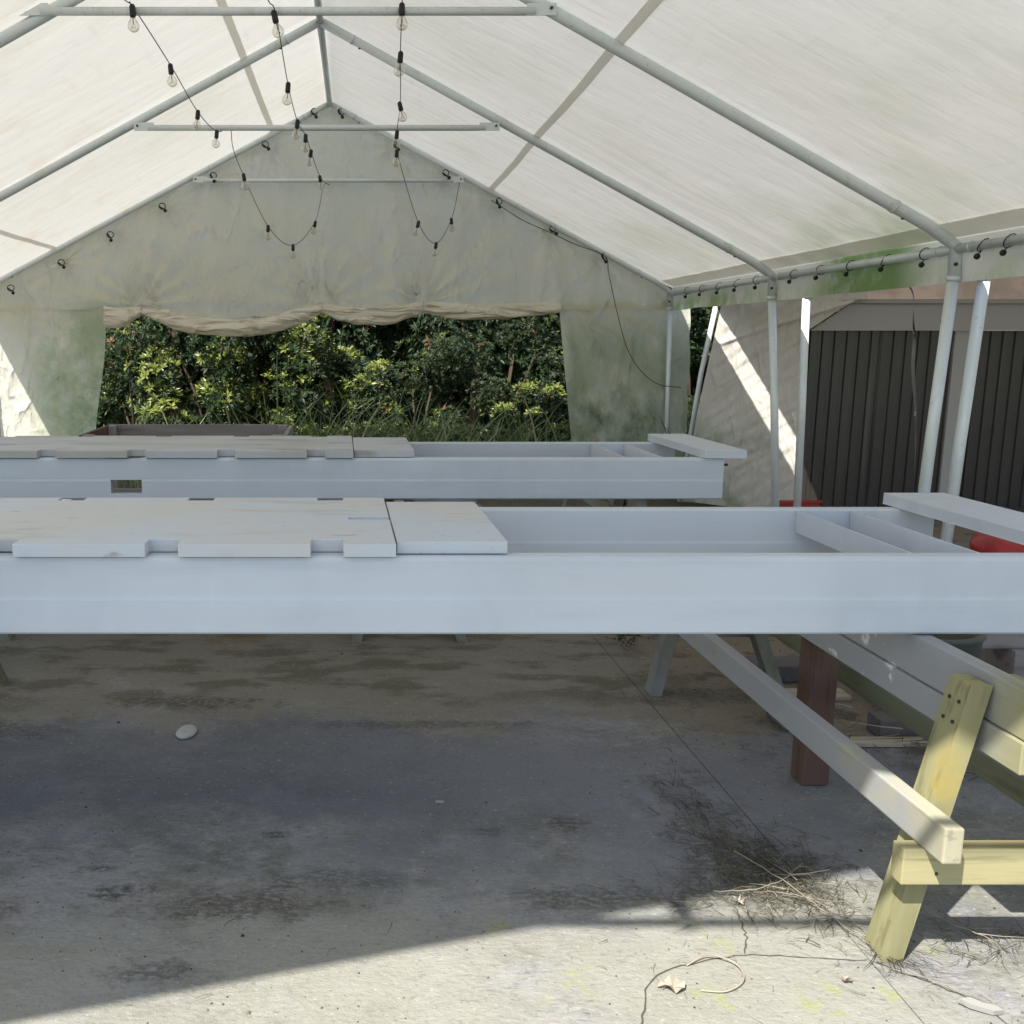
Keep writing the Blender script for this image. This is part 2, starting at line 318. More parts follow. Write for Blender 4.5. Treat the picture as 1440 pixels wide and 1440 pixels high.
def grid(fn, us, vs):
    V = [fn(u, v) for v in vs for u in us]; nu = len(us); F = []
    for j in range(len(vs)-1):
        for i in range(nu-1):
            a = j*nu+i; F.append((a, a+1, a+1+nu, a+nu))
    return V, F
def lathe(prof, c, n=16):
    V, F = [], []
    for r, z in prof:
        for k in range(n):
            a = 2*math.pi*k/n; V.append((c[0]+r*math.cos(a), c[1]+r*math.sin(a), c[2]+z))
    for j in range(len(prof)-1):
        for k in range(n):
            a = j*n+k; b = j*n+(k+1) % n; F.append((a, b, b+n, a+n))
    F.append(tuple(range(n))); F.append(tuple(range((len(prof)-1)*n, len(prof)*n)))
    return V, F
def prism(poly, ax, a0, a1):
    """poly of 2D points extruded along axis ax"""
    n = len(poly)
    def p3(p, a): return (a, p[0], p[1]) if ax == 'x' else ((p[0], a, p[1]) if ax == 'y' else (p[0], p[1], a))
    V = [p3(p, a0) for p in poly]+[p3(p, a1) for p in poly]
    return V, [tuple(range(n)), tuple(range(n, 2*n))]+[(i, (i+1) % n, (i+1) % n+n, i+n) for i in range(n)]
def nz3(x, y, z): return noise.noise(Vector((x, y, z)))
def ls(a, b, n): return [a+(b-a)*i/(n-1) for i in range(n)]
def lerp(a, b, t): return a+(b-a)*t

# ------------------------------------------------------------------ ground
g = mk('ground', *grid(lambda u, v: (u, v, -.035 + (.05*nz3(u*.3, v*.3, 0) if v > 10 else 0)), ls(-9, 11, 60), ls(-8, 18, 60)), soil_mat); tag(g, kind='structure')
g = mk('far_ground', *grid(lambda u, v: (u, v, -.12), ls(-250, 250, 6), ls(-250, 250, 6)), soil_mat); tag(g, kind='structure')
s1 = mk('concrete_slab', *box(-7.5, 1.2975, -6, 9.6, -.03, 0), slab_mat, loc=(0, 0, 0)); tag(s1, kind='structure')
s2 = mk('concrete_slab', *box(1.3025, 9, -6, 9.0, -.03, -.002), slab_mat, loc=(0, 0, 0)); tag(s2, kind='structure')
def ribbon(P, w, z=.0015, sd=0):
    V, F = [], []; r = random.Random(sd)
    Q = smoothpath([(x, y, 0) for x, y in P], 6)
    Q = [q+Vector((r.uniform(-1, 1), r.uniform(-1, 1), 0))*.004 for q in Q]
    for i, q in enumerate(Q):
        T = (Q[min(i+1, len(Q)-1)]-Q[max(0, i-1)]).normalized(); n = Vector((-T.y, T.x, 0))
        ww = w*r.uniform(.4, 1.1)
        V += [q+n*ww+Vector((0, 0, z)), q-n*ww+Vector((0, 0, z))]
    F = [(2*i, 2*i+1, 2*i+3, 2*i+2) for i in range(len(Q)-1)]
    return V, F
for i, P in enumerate([[(.62, 1.9), (.68, 2.02), (.74, 2.15), (.88, 2.22), (1.02, 2.245), (1.15, 2.235), (1.29, 2.225)],
                       [(1.06, 2.46), (1.045, 2.38), (1.03, 2.31), (1.0, 2.25)]]):
    mk('crack', *ribbon(P, .0022, .0015, i), crack_mat, s1)
mk('crack', *ribbon([(1.31, 2.22), (1.4, 2.14), (1.47, 2.05), (1.5, 1.9)], .0025, .0005, 9), crack_mat, s2)

# ------------------------------------------------------------------ main tent
FY = [.57, 2.8, 5.08, 7.32, 9.72]
def xr(y): return -.26 + .0155*y            # ridge line
def xR(y): return 2.94 + .0205*y            # right eave
def xL(y): return -3.47 + .005*y            # left eave
ZR, ZE = 3.67, 1.985
tent = empty('party_tent', (-.2, 5, 0), 'white pitched canopy tent over the steel frames, its rear door rolled up', 'tent')
def eave(side, y): return xR(y) if side > 0 else xL(y)
for y in FY:
    R = .026 if y == 9.72 else .031
    for sd in (1, -1):
        xe = eave(sd, y); x0 = xr(y)
        # rafter with a bend at the eave
        P = [Vector((x0, y, ZR)), Vector((lerp(x0, xe, .5), y, lerp(ZR, ZE, .5))), Vector((lerp(x0, xe, .955), y, lerp(ZR, ZE, .955))), Vector((xe, y, ZE-.02)), Vector((xe+.004*sd, y, ZE-.17))]
        mk('rafter', *tube([P[0], P[1], P[2]]+smoothpath(P[2:4], 3)[1:]+[P[4]], R), pipe_mat, tent, True)
        # splice collars
        for f, l in ((.07, .0), (.9, .0)):
            a = Vector((lerp(x0, xe, f), y, lerp(ZR, ZE, f))); d = (Vector((xe, y, ZE))-Vector((x0, y, ZR))).normalized()
            mk('pipe_collar', *tube([a-d*.006, a+d*.006], R+.004), pipe_mat, tent, True)
            mk('bolt', *tube([a+d*.05+Vector((0, 0, -R)), a+d*.05+Vector((0, 0, -R-.008))], .008, 6), bolt_mat, tent)
        foot = {5.08: -.06, 7.32: .17, 9.72: .06}.get(y, 0) if sd > 0 else 0
        mk('leg', *tube([(xe+.004*sd, y, ZE-.14), (xe+foot*.5, y, 1.0), (xe+foot, y, 0.0)], R-.002), pipe_mat, tent, True)
        mk('pipe_collar', *tube([(xe+.004*sd, y, ZE-.19), (xe+.004*sd, y, ZE-.165)], R+.003), pipe_mat, tent, True)
        mk('bolt', *tube([(xe-.012, y-R-.006, ZE-.11), (xe-.012, y-R+.004, ZE-.11)], .009, 6), bolt_mat, tent)
        mk('foot_plate', *box(xe+foot-.06, xe+foot+.06, y-.06, y+.06, 0, .008), pipe_mat, tent)
    # tie bar with flattened ends
    f = .385; fl, fr_ = {5.08: (.412, .372), 7.32: (.395, .386)}.get(y, (.385, .385)); zt = lerp(ZR, ZE, f)-{5.08: -.02, 7.32: .055}.get(y, .04)
    a = lerp(xr(y), xL(y), fl); b = lerp(xr(y), xR(y), fr_)
    mk('tie_bar', *tube([(a+.1, y-.03, zt), (0, y-.03, zt), (b-.1, y-.03, zt)], .02), pipe_mat, tent, True)
    for xx, s in ((a, 1), (b, -1)):
        mk('tie_end', *box(min(xx, xx+.14*s), max(xx, xx+.14*s), y-.038, y-.031, zt-.02, zt+.035), pipe_mat, tent, bevel=.002)
        mk('bolt', *tube([(xx+.025*s, y-.047, zt+.012), (xx+.025*s, y-.037, zt+.012)], .008, 6), bolt_mat, tent)
for a, b in zip(FY[:-1], FY[1:]):
    mk('ridge_pole', *tube([(xr(a), a, ZR), (xr(b), b, ZR)], .026), pipe_mat, tent, True)
    for sd in (1, -1):
        mk('eave_pole', *tube([(eave(sd, a), a, ZE-.035), (eave(sd, b), b, ZE-.035)], .024), pipe_mat, tent, True)
        for yy in (a+.13, b-.13):
            mk('pipe_collar', *tube([(eave(sd, yy), yy-.006, ZE-.035), (eave(sd, yy), yy+.006, ZE-.035)], .028), pipe_mat, tent, True)
def fr(y):
    for a, b in zip(FY[:-1], FY[1:]):
        if a <= y <= b: return math.sin(math.pi*(y-a)/(b-a))**2
    return 0
def roofpt(sd, y, s, off=0):
    x = lerp(xr(y), eave(sd, y)+.025*sd, s); z = lerp(ZR+.045, ZE+.03, s)
    z -= .010*fr(y)*math.sin(math.pi*min(max(s, 0), 1))**.7 if 0 < s < 1 else 0
    w = nz3(x*.8+y*.25, y*2.6, 3*sd)*.005 + nz3(x*2.5, y*9, 7+sd)*.0025
    return (x, y, z + w*min(1, fr(y)*3+.15)*(1 if .02 < s < .98 else 0) - off)
ys = ls(.22, 9.82, 150)
for sd in (1, -1):
    mk('roof_panel', *grid(lambda u, v: roofpt(sd, v if v > .5 else lerp(.36-.15*u**1.3, .5, (v-.22)/.28), u), ls(0, 1, 40), ys), roof_mat, tent, True)
for sd, s0 in ((1, .466), (-1, .16), (-1, .786)):
    mk('roof_seam', *grid(lambda u, v: roofpt(sd, v, s0+(u-.5)*.014, .006), [0, 1], ys), seam_mat, tent, True)
def flap(u, v, sd):          # u 0 top .. 1 bottom
    y = v; x = eave(sd, y)+.025*sd; z0 = roofpt(sd, y, 1)[2]; z1 = 1.79+.012*nz3(y*1.5, 0, 5)
    if u < .25: return (x+.012*sd*math.sin(u*2*math.pi), y, z0-u*.05)
    t = (u-.25)/.75
    return (x+sd*(.012+.02*t*nz3(y*2.2, t, 1)), y, lerp(z0-.0125, z1, t))
for sd in (1, -1):
    mk('eave_flap', *grid(lambda u, v: flap(u, v, sd), ls(0, 1, 10), ls(.25, 9.8, 160)), flap_mat, tent, True)
# doubled hem band just inside the eave
mk('roof_hem', *grid(lambda u, v: roofpt(1, v, .962+.038*u, .008*(1-u)+.004), [0, .5, 1], ls(.25, 9.7, 90)), seam_mat, tent, True)
# end wall -----------------------------------------------------------
WY = 9.775
def ztop(x): 
    y = 9.72; 
    return lerp(ZR, ZE, (x-xr(y))/(xR(y)-xr(y))) if x > xr(y) else lerp(ZR, ZE, (xr(y)-x)/(xr(y)-xL(y)))
TIES = [-2.28, -1.92, -.19, .78, 2.12]; TZ = [1.80, 1.84, 1.855, 1.86, 1.87]
SAG = [.03, .16, .055, .03]
def rollz(x):
    if x <= TIES[0]: return TZ[0]
    for i in range(4):
        if x <= TIES[i+1]:
            t = (x-TIES[i])/(TIES[i+1]-TIES[i]); return lerp(TZ[i], TZ[i+1], t)-SAG[i]*math.sin(math.pi*t)**.9
    return TZ[-1]
def tieprox(x): return min(abs(x-t) for t in TIES[1:4])
def upper(u, v):
    x = u; zb = rollz(x)-.02 if -2.28 < x < 2.12 else 1.80; zt = ztop(x)-.005
    z = lerp(zb, max(zt, zb+.002), v); h = 0
    for k, tx in enumerate(TIES[1:4]):       # gathers radiate up from the ties
        dx, dz = x-tx, z-TZ[k+1]; r = math.hypot(dx, dz)+.02; a = math.atan2(dx, dz)
        h += .022*math.exp(-r*1.0)*math.cos(a*15+k)*min(1, r*6)
    h += .045*nz3(x*2.6, z*.35, 4) + .034*nz3(x*7, z*.7, 8) + .012*nz3(x*5+z*5, z*3, 2) + .006*nz3(x*14-z*9, z*8, 2)
    for bx, bz in ((-.71, 3.3), (-1.2, 3.03), (-1.68, 2.75), (-2.18, 2.49), (-2.66, 2.24), (.51, 3.3), (.98, 3.05), (1.48, 2.8), (1.99, 2.54), (2.49, 2.3)):
        dx, dz = x-bx, bz-z; r = math.hypot(dx, dz)+.01
        if r < .7: h += .014*(1-r/.7)*math.cos(math.atan2(dx, dz)*11)
    return (x, WY+h*min(1, (zt-z)*8+.1), z)
mk('gable_wall', *grid(upper, ls(-3.36, 3.13, 230), ls(0, 1, 56)), wall_mat, tent, True)
def lpan(u, v):
    z = lerp(1.85, .02, v); xe = lerp(-2.27, -2.46, v)+.02*math.sin(v*7); x = lerp(-3.36, xe, u)
    h = .016*nz3((x+z*.45)*9, z*1.0, 1)+.010*nz3((x*.8+z*.6)*18, z*2, 3)+.02*nz3(x*2, z*1.2, 9)
    return (x, WY+.012+h*min(1, v*8), z)
mk('wall_panel', *grid(lpan, ls(0, 1, 70), ls(0, 1, 110)), wall_mat, tent, True)
def rpan(u, v):
    z = lerp(1.88, .02, v); xe = lerp(2.09, 2.34, v); x = lerp(xe, 3.36+.03*math.sin(v*3), u)
    dx, dz = x-2.12, 1.95-z; a = math.atan2(dx, dz+.05)
    h = .018*math.sin(a*22+nz3(x*2, z*2, 0)*2)*min(1, math.hypot(dx, dz)*1.2)+.02*nz3(x*3, z*1.5, 2)+.008*nz3(x*9, z*9, 5)
    return (x, WY+.012+h*min(1, v*8)-(.09*max(0, u-.86)/.14*0), z)
mk('wall_panel', *grid(rpan, ls(0, 1, 70), ls(0, 1, 110)), wall_mat, tent, True)
# rolled-up door: a lumpy sagging roll
V, F = [], []; NX, NA = 220, 22
xs = ls(-2.27, 2.10, NX)
for i, x in enumerate(xs):
    d = min(abs(x-t) for t in TIES[1:4]); r = .044+.034*min(1, d/.30)**.8
    if x > 1.2: r *= lerp(1, .75, (x-1.2)/.9)
    if x < -1.92: r = .055+.04*min(1, (-1.92-x)/.2)
    zc = rollz(x)-r*.75
    for k in range(NA):
        a = 2*math.pi*k/NA
        w = 1+.16*nz3(x*1.6, math.cos(a)*1.5, math.sin(a)*1.5)+.22*nz3(x*3.2, a*2.6+x*1.3, 1)+.16*nz3(x*9, a*3, 5)+.15*math.sin(a*3+x*1.7+nz3(x, 2, 2)*3)+.14*math.cos(a*7)*math.exp(-d*9)
        V.append((x+.004*math.sin(a*3), WY-.045+r*.62*math.cos(a)*w, zc+r*math.sin(a)*w))
for i in range(NX-1):
    for k in range(NA): a = i*NA+k; b = i*NA+(k+1) % NA; F.append((a, b, b+NA, a+NA))
F.append(tuple(range(NA))); F.append(tuple(range((NX-1)*NA, NX*NA)))
dr = mk('rolled_door', V, F, roll_mat, tent, True)
for tx, tz in zip(TIES[1:4], TZ[1:4]):
    mk('door_tie', *tube([(tx+.001*k, WY-.045+.034*math.cos(k*math.pi/6), tz-.02+.034*math.sin(k*math.pi/6)) for k in range(13)], .006, 6), seam_mat, dr, True)
# bungee balls -------------------------------------------------------
bp = [(.0, 3.594), (.509, 3.305), (.976, 3.051), (1.481, 2.796), (1.991, 2.544), (2.491, 2.296), (-.25, 3.594), (-.707, 3.305), (-1.196, 3.026), (-1.683, 2.751), (-2.181, 2.492), (-2.656, 2.237), (-3.147, 2.0)]
def ballmesh(c, r):
    return lathe([(.001, -r)]+[(r*math.cos(a), r*math.sin(a)) for a in ls(-1.2, 1.2, 6)]+[(.001, r)], c, 8)
def ring(c, r, ax):
    P = []
    for k in range(13):
        a = 2*math.pi*k/12
        P.append((c[0]+(r*math.cos(a) if ax == 'x' else 0), c[1]+(r*math.cos(a) if ax == 'y' else r*.4*math.cos(a)), c[2]+r*math.sin(a)))
    return P
b0 = None
for x, z in bp:
    if b0 is None:
        v, f = join(tube(ring((x, 9.70, z), .029, 'x'), .0045, 5), tube([(x-.03, 9.70, z+.015), (x+.012, 9.70, z-.05)], .007, 5), ballmesh((x+.01, 9.665, z-.055), .017))
        b0 = mk('bungee_tie', v, f, black_mat, tent, True, loc=Vector((x, 9.70, z))-wl(tent)); b0z = (x, z)
    else:
        b = b0.copy(); COL.objects.link(b); b.location = Vector((x, 9.70, z))-wl(tent); b.rotation_euler = (0, random.uniform(-.5, .5), 0)
e0 = None
for y in (4.66, 4.86, 5.35, 5.75, 6.15, 6.55, 6.95, 7.6, 8.0, 8.4, 8.8, 9.2, 3.9, 4.3, 3.4):
    x = xR(y); z = ZE-.035
    if e0 is None:
        v, f = join(tube([(x+.028*math.sin(a), y-.02*math.cos(a), z+.029*math.cos(a)) for a in ls(0, 6.28, 13)], .0026, 5), tube([(x-.01, y, z-.03), (x-.02, y+.01, z-.045)], .003, 5), ballmesh((x-.02, y+.012, z-.052), .015))
        e0 = mk('bungee_tie', v, f, black_mat, tent, True, loc=Vector((x, y, z))-wl(tent))
    else:
        b = e0.copy(); COL.objects.link(b); b.location = Vector((x, y, z))-wl(tent); b.rotation_euler = (0, random.uniform(-.2, .2), random.uniform(-.6, .6))

# ------------------------------------------------------------------ neighbouring tent
nt2 = empty('party_tent', (4.9, 5, 0), 'second canopy tent at right, its wrinkled beige back wall crossed by a sunlit stripe', 'tent')
NX0, NXR, NX1 = 3.35, 6.5, 9.7
for y, top, ft in ((.5, 3.3, 3.3), (2.8, 3.27, 3.25), (5.08, 3.20, 3.13), (7.32, 3.345, 3.405)):
    mk('leg', *tube([(3.375, y, 1.945), (top, y, 1.86), (top+(ft-top)*.1, y, 1.8)], .034), pipe_mat, nt2, True)
    mk('leg', *tube([(top, y, 1.82), ((top+ft)/2, y, 1), (ft, y, 0)], .029), pipe_mat, nt2, True)
mk('leg', *tube([(3.46, 9.33, 1.95), (3.34, 9.33, 1.2), (3.21, 9.33, 0)], .024), pipe_mat, nt2, True)
for a, b in ((.5, 2.8), (2.8, 5.08), (5.08, 7.32), (7.32, 9.0)):
    mk('eave_pole', *tube([(3.33, a, 1.955), (3.33, b, 1.955)], .024), pipe_mat, nt2, True)
mk('roof_panel', *grid(lambda u, v: (lerp(NX0, NXR, u), v, lerp(2.0, 3.7, u)-.02*math.sin(u*3.1)), ls(0, 1, 12), ls(.25, 9.4, 40)), nwall_mat, nt2, True)
mk('roof_panel', *grid(lambda u, v: (lerp(NXR, NX1, u), v, lerp(3.7, 2.0, u)), ls(0, 1, 12), ls(.25, 9.4, 40)), nwall_mat, nt2, True)
mk('eave_flap', *grid(lambda u, v: (NX0+.01*nz3(v, u, 2), v, lerp(2.0, 1.87, u)), ls(0, 1, 4), ls(.25, 9.1, 60)), flap_mat, nt2, True)
def nw(u, v):
    z = lerp(2.02, .01, v); x0 = lerp(3.44, 3.20, v)
    x1 = 4.42 if z > 1.845 else (3.96+max(0, z-1.60)*1.5 if z > 1.6 else 3.96)
    x = lerp(x0, x1, u); yb = 9.26-.66*min(1, max(0, (x-3.30)/.63))
    p = (x*.72-z*.70); q = (x*.7+z*.72)
    h = .015*nz3(p*13+nz3(q*2, p*2, 0)*1.2, q*2.6, 1)+.009*nz3(p*24+nz3(q*3, p, 4), q*5, 3)+.02*nz3(x*1.5, z*1.5, 6)
    d = z-(1.42+(x-3.3)*.40+.04*math.sin((x-3.3)*3)); h += -.025*math.exp(-(d/.022)**2)
    return (x, yb+(h-.02)*min(1, u*9+.15), z)
mk('wall_panel', *grid(nw, ls(0, 1, 130), ls(0, 1, 190)), nwall_mat, nt2, True)

# ------------------------------------------------------------------ shed
shed = empty('garden_shed', (5.2, 9.2, 0), 'dark corrugated metal shed with pale grey fascia standing under the neighbouring tent', 'shed')
SX0, SX1, SY = 4.03, 7.6, 8.66
def corr(x0, x1, z0, z1, y, per=.105):
    prof = []; x = x0
    while x < x1-1e-4:
        for dx, dy in ((0, 0), (.060, 0), (.068, .014), (.097, .014)):
            if x+dx < x1: prof.append((x+dx, y+dy))
        x += per
    prof.append((x1, y))
    V = [(a, b, z) for z in (z0, z1) for a, b in prof]; n = len(prof)
    return V, [(i, i+1, i+1+n, i+n) for i in range(n-1)]
for a, b in ((4.03, 4.64), (4.643, 5.25), (5.38, 6.10), (6.105, 6.84), (6.845, 7.6)):
    mk('cladding_sheet', *corr(a, b, .06, 1.59, SY+(.012 if a < 5.3 else .03)), clad_mat, shed)
mk('leak_backing', *box(4.07, 7.58, SY+.07, SY+.08, .02, 1.59), dark_in, shed)  # added black sheet, keeps sun from leaking through the cladding joints
mk('side_wall', *box(4.035, 4.06, SY+.04, 10.2, .0, 1.59), clad_mat, shed)
mk('base_rail', *box(4.02, 7.61, SY-.01, SY+.05, 0, .06), clad_mat, shed)
mk('door_jamb', *box(5.252, 5.378, SY-.012, SY+.03, .03, 1.59), trim_mat, shed, bevel=.004)
mk('fascia', *prism([(4.01, 1.593), (7.65, 1.593), (7.65, 1.808), (4.32, 1.808)], 'y', SY-.03, SY-.005), trim_mat, shed, bevel=.003)
mk('roof_edge', *prism([(3.97, 1.59), (4.30, 1.82), (7.7, 1.82), (7.7, 1.85), (4.29, 1.85), (3.94, 1.605)], 'y', SY-.05, 10.2), shedroof_mat, shed, bevel=.003)
mk('rafter_trim', *box(7.0, 7.02, SY+.1, SY+.3, 1.2, 1.5), trim_mat, shed)
def tarp(u, v):
    x = lerp(4.36, 8.6, u); y = lerp(8.66, 9.6, v)
    z = 1.857+.62*math.sin(math.pi*min(1, v*.9+.02))**.8*(.85+.4*nz3(x*1.6, y*1.2, 0))
    z += .06*nz3(x*2.2, y*11+x*2.5, 3)+.03*nz3(x*5, y*20, 6)
    return (x, y+.05*nz3(x*3, y*3, 9), 1.853+max(z-1.853, .003)*min(1, v*14))
tag(mk('folded_tarp', *grid(tarp, ls(0, 1, 160), ls(0, 1, 60)), pink_mat, None, True), 'crumpled pinkish beige sheet heaped on the shed roof', 'tarp')
# dangling strap
P = smoothpath([(3.34, 6.2, 1.93), (3.475, 6.2, 1.80), (3.50, 6.2, 1.62), (3.518, 6.2, 1.5), (3.526, 6.2, 1.327), (3.578, 6.2, .976), (3.60, 6.2, .573), (3.60, 6.2, .2)], 8)
V = []; 
for i, p in enumerate(P):
    a = i*.09; w = .016 if i < 14 else .010
    V += [p+Vector((math.cos(a), math.sin(a), 0))*w, p-Vector((math.cos(a), math.sin(a), 0))*w]
tag(mk('hanging_strap', V, [(2*i, 2*i+1, 2*i+3, 2*i+2) for i in range(len(P)-1)], strap_mat, None), 'twisted black strap hanging from the eave in front of the shed', 'strap')

# ------------------------------------------------------------------ string lights
SA = [(-1.029, 4.7, 3.068), (-1.005, 4.95, 3.06), (-0.983, 5.04, 3.056), (-0.937, 5.8, 2.993), (-0.904, 6.6, 2.925), (-0.863, 7.25, 2.934), (-0.775, 7.29, 2.959), (-0.758, 7.5, 2.803), (-0.598, 8.4, 2.426), (-0.419, 8.9, 2.321), (-0.238, 9.3, 2.563), (-0.165, 9.6, 2.915), (-0.112, 9.66, 2.94)]
SB = [(-0.359, 4.7, 3.068), (-0.34, 4.95, 3.06), (-0.31, 5.03, 3.022), (-0.299, 5.9, 2.921), (-0.282, 6.7, 2.89), (-0.248, 7.27, 2.911), (-0.229, 7.8, 2.906), (-0.183, 8.9, 2.894), (-0.119, 9.62, 2.93)]
SC = [(0.268, 4.7, 3.068), (0.286, 5.03, 3.06), (0.307, 5.5, 2.975), (0.365, 6.5, 2.953), (0.386, 7.27, 2.935), (0.399, 7.5, 2.852), (0.626, 8.4, 2.46), (0.82, 8.9, 2.338), (0.994, 9.3, 2.588), (1.102, 9.65, 2.96)]
sock = bulbm = fil = None
def string(P, bulbs, label):
    global sock
    P = [(P[0][0]*1.02, 2.78, 3.06), (P[0][0]*1.01, 3.8, 2.9)]+P[1:] if P[1][1] < 5 else P
    r = empty('string_lights', P[2], label, 'string lights', 'strings of clear bulbs under the roof')
    mk('cable', *tube(smoothpath(P, 6), .0027, 6), cord_mat, r, True)
    for (x, y, z, tilt) in bulbs:
        if sock is None:
            s = mk('socket', *lathe([(.008, .03), (.014, .022), (.015, -.02), (.012, -.028)], (x, y, z), 10), black_mat, r, True, loc=Vector((x, y, z))-wl(r))
            b = mk('bulb', *lathe([(.011, -.026), (.013, -.034), (.024, -.050), (.029, -.064), (.026, -.080), (.014, -.091), (.002, -.094)], (x, y, z), 14), glass_mat, s, True)
            f = mk('bulb_stem', *join(tube([(x, y, z-.028), (x, y, z-.055)], .003, 5), tube([(x, y, z-.05), (x+.009, y, z-.075), (x-.002, y, z-.07), (x-.01, y, z-.076), (x, y, z-.052)], .0012, 4)), fil_mat, s, True)
            sock = (s, b, f)
        else:
            s = sock[0].copy(); COL.objects.link(s); s.parent = r; s.location = Vector((x, y, z))-wl(r)
            for c in sock[1:]:
                d = c.copy(); COL.objects.link(d); d.parent = s
        s.rotation_euler = (random.uniform(-.15, .15), tilt, 0)
    return r
def near(P, y, dz=-.02): 
    for a, b in zip(P[:-1], P[1:]):
        if a[1] <= y <= b[1]:
            t = (y-a[1])/(b[1]-a[1]+1e-9); return (lerp(a[0], b[0], t), y, lerp(a[2], b[2], t)+dz)
def bl(P, ys_, tilts=None): return [(*near(P, y), (tilts[i] if tilts else random.uniform(-.25, .25))) for i, y in enumerate(ys_)]
string(SA, bl(SA, [5.03, 5.8, 6.6, 7.24, 7.7, 8.4, 8.9, 9.3]), 'left string of clear bulbs looping down before the rolled rear door')
string(SB, bl(SB, [5.02, 5.9, 6.7, 7.26, 7.8, 8.9]), 'middle string of clear bulbs running just left of the ridge pole')
string(SC, bl(SC, [5.02, 5.5, 6.5, 7.26, 7.5, 8.4, 8.9, 9.3]), 'right string of clear bulbs ending in a loop below the right gable rafter')
tag(mk('electric_cable', *tube(smoothpath([(1.40, 9.66, 2.80), (1.7, 9.66, 2.62), (1.98, 9.66, 2.50), (2.2, 9.66, 2.40), (2.481, 9.66, 2.293), (2.529, 9.66, 2.13), (2.626, 9.66, 1.767), (2.737, 9.66, 1.433), (2.87, 9.66, 1.231), (3.048, 9.66, 1.095), (3.276, 9.66, 1.061)], 8), .0035, 6), cord_mat, None, True),
    'thin black cable drooping down the right rear wall panel to the corner pole', 'cable')

# ------------------------------------------------------------------ steel frames
def railprof(y0, y1, z0, z1, out):
    """rounded box section with a shallow step half way up the outer (out=-1: y0) face"""
    zm = lerp(z0, z1, .46); e = .0025
    if out < 0:
        return [(y0+.006, z0), (y1-.004, z0), (y1, z0+.004), (y1, zm), (y1-e, zm+.004), (y1-e, z1-.006), (y1-e-.006, z1), (y0+.012, z1), (y0+.005, z1-.004), (y0+e, z1-.012), (y0+e, zm+.006), (y0, zm-.004), (y0, z0+.006)]
    return [(y0+.006, z0), (y1-.006, z0), (y1, z0+.006), (y1, z1-.012), (y1-.005, z1-.004), (y1-.012, z1), (y0+.006, z1), (y0+e, z1-.006), (y0+e, zm+.006), (y0, zm-.004), (y0, z0+.006)]
def steel_frame(y0, xl, xe, z0, z1, label, hole=None):
    r = empty('steel_frame', ((xl+xe)/2, y0+.4, z0), label, 'steel frame', 'long grey primed steel frames on trestles')
    pf = railprof(y0, y0+.06, z0, z1, -1); pb = railprof(y0+.75, y0+.81, z0, z1, 1)
    if hole:
        hx0, hx1, hz0, hz1 = hole
        zlo = [p for p in railprof(y0, y0+.06, z0, hz0, -1)]
        top = railprof(y0+.0025, y0+.0575, hz1, z1, -1)
        v, f = join(prism(pf, 'x', xl, hx0), prism(pf, 'x', hx1, xe), box(hx0, hx1, y0, y0+.06, z0, hz0), box(hx0, hx1, y0+.0025, y0+.0575, hz1, z1-.003))
        mk('side_rail', v, f, steel_mat, r)
    else: mk('side_rail', *prism(pf, 'x', xl, xe), steel_mat, r)
    mk('side_rail', *prism(pb, 'x', xl, xe+.01), steel_mat, r)
    # U channel cross members, open side up
    for cx in (xe-.46, -1.05, -2.2):
        if cx < xl+.3: continue
        ya, yb = y0+.0625, y0+.7475; a, b = cx, cx+.19; zt, zb, t = z1-.004, z1-.078, .007
        U = [(a, zt), (a+t, zt), (a+t, zb+t), (b-t, zb+t), (b-t, zt), (b, zt), (b, zb), (a, zb)]
        mk('cross_member', *prism(U, 'y', ya, yb), steel_mat, r)
    # end board lying across both rails
    q = [(xe-.10, y0-.015), (xe+.10, y0-.015), (xe+.10, y0+.86), (xe-.11, y0+.86)]
    mk('end_board', *prism(q, 'z', z1+.002, z1+.040), steel_mat, r, bevel=.002)
    for zz in (z1-.035,):
        mk('bolt', *tube([(xe-.01, y0+.03, zz), (xe+.028, y0+.03, zz)], .006, 8), bolt_mat, r)
    return r
steel_frame(2.553, -3.3, 1.99, .732, .943, 'nearest long pale grey steel frame spanning the whole width of the picture')
steel_frame(4.767, -3.4, 1.845, .745, .945, 'farther long grey steel frame with a rectangular hole cut near its left end', hole=(-1.115, -.965, .775, .84))
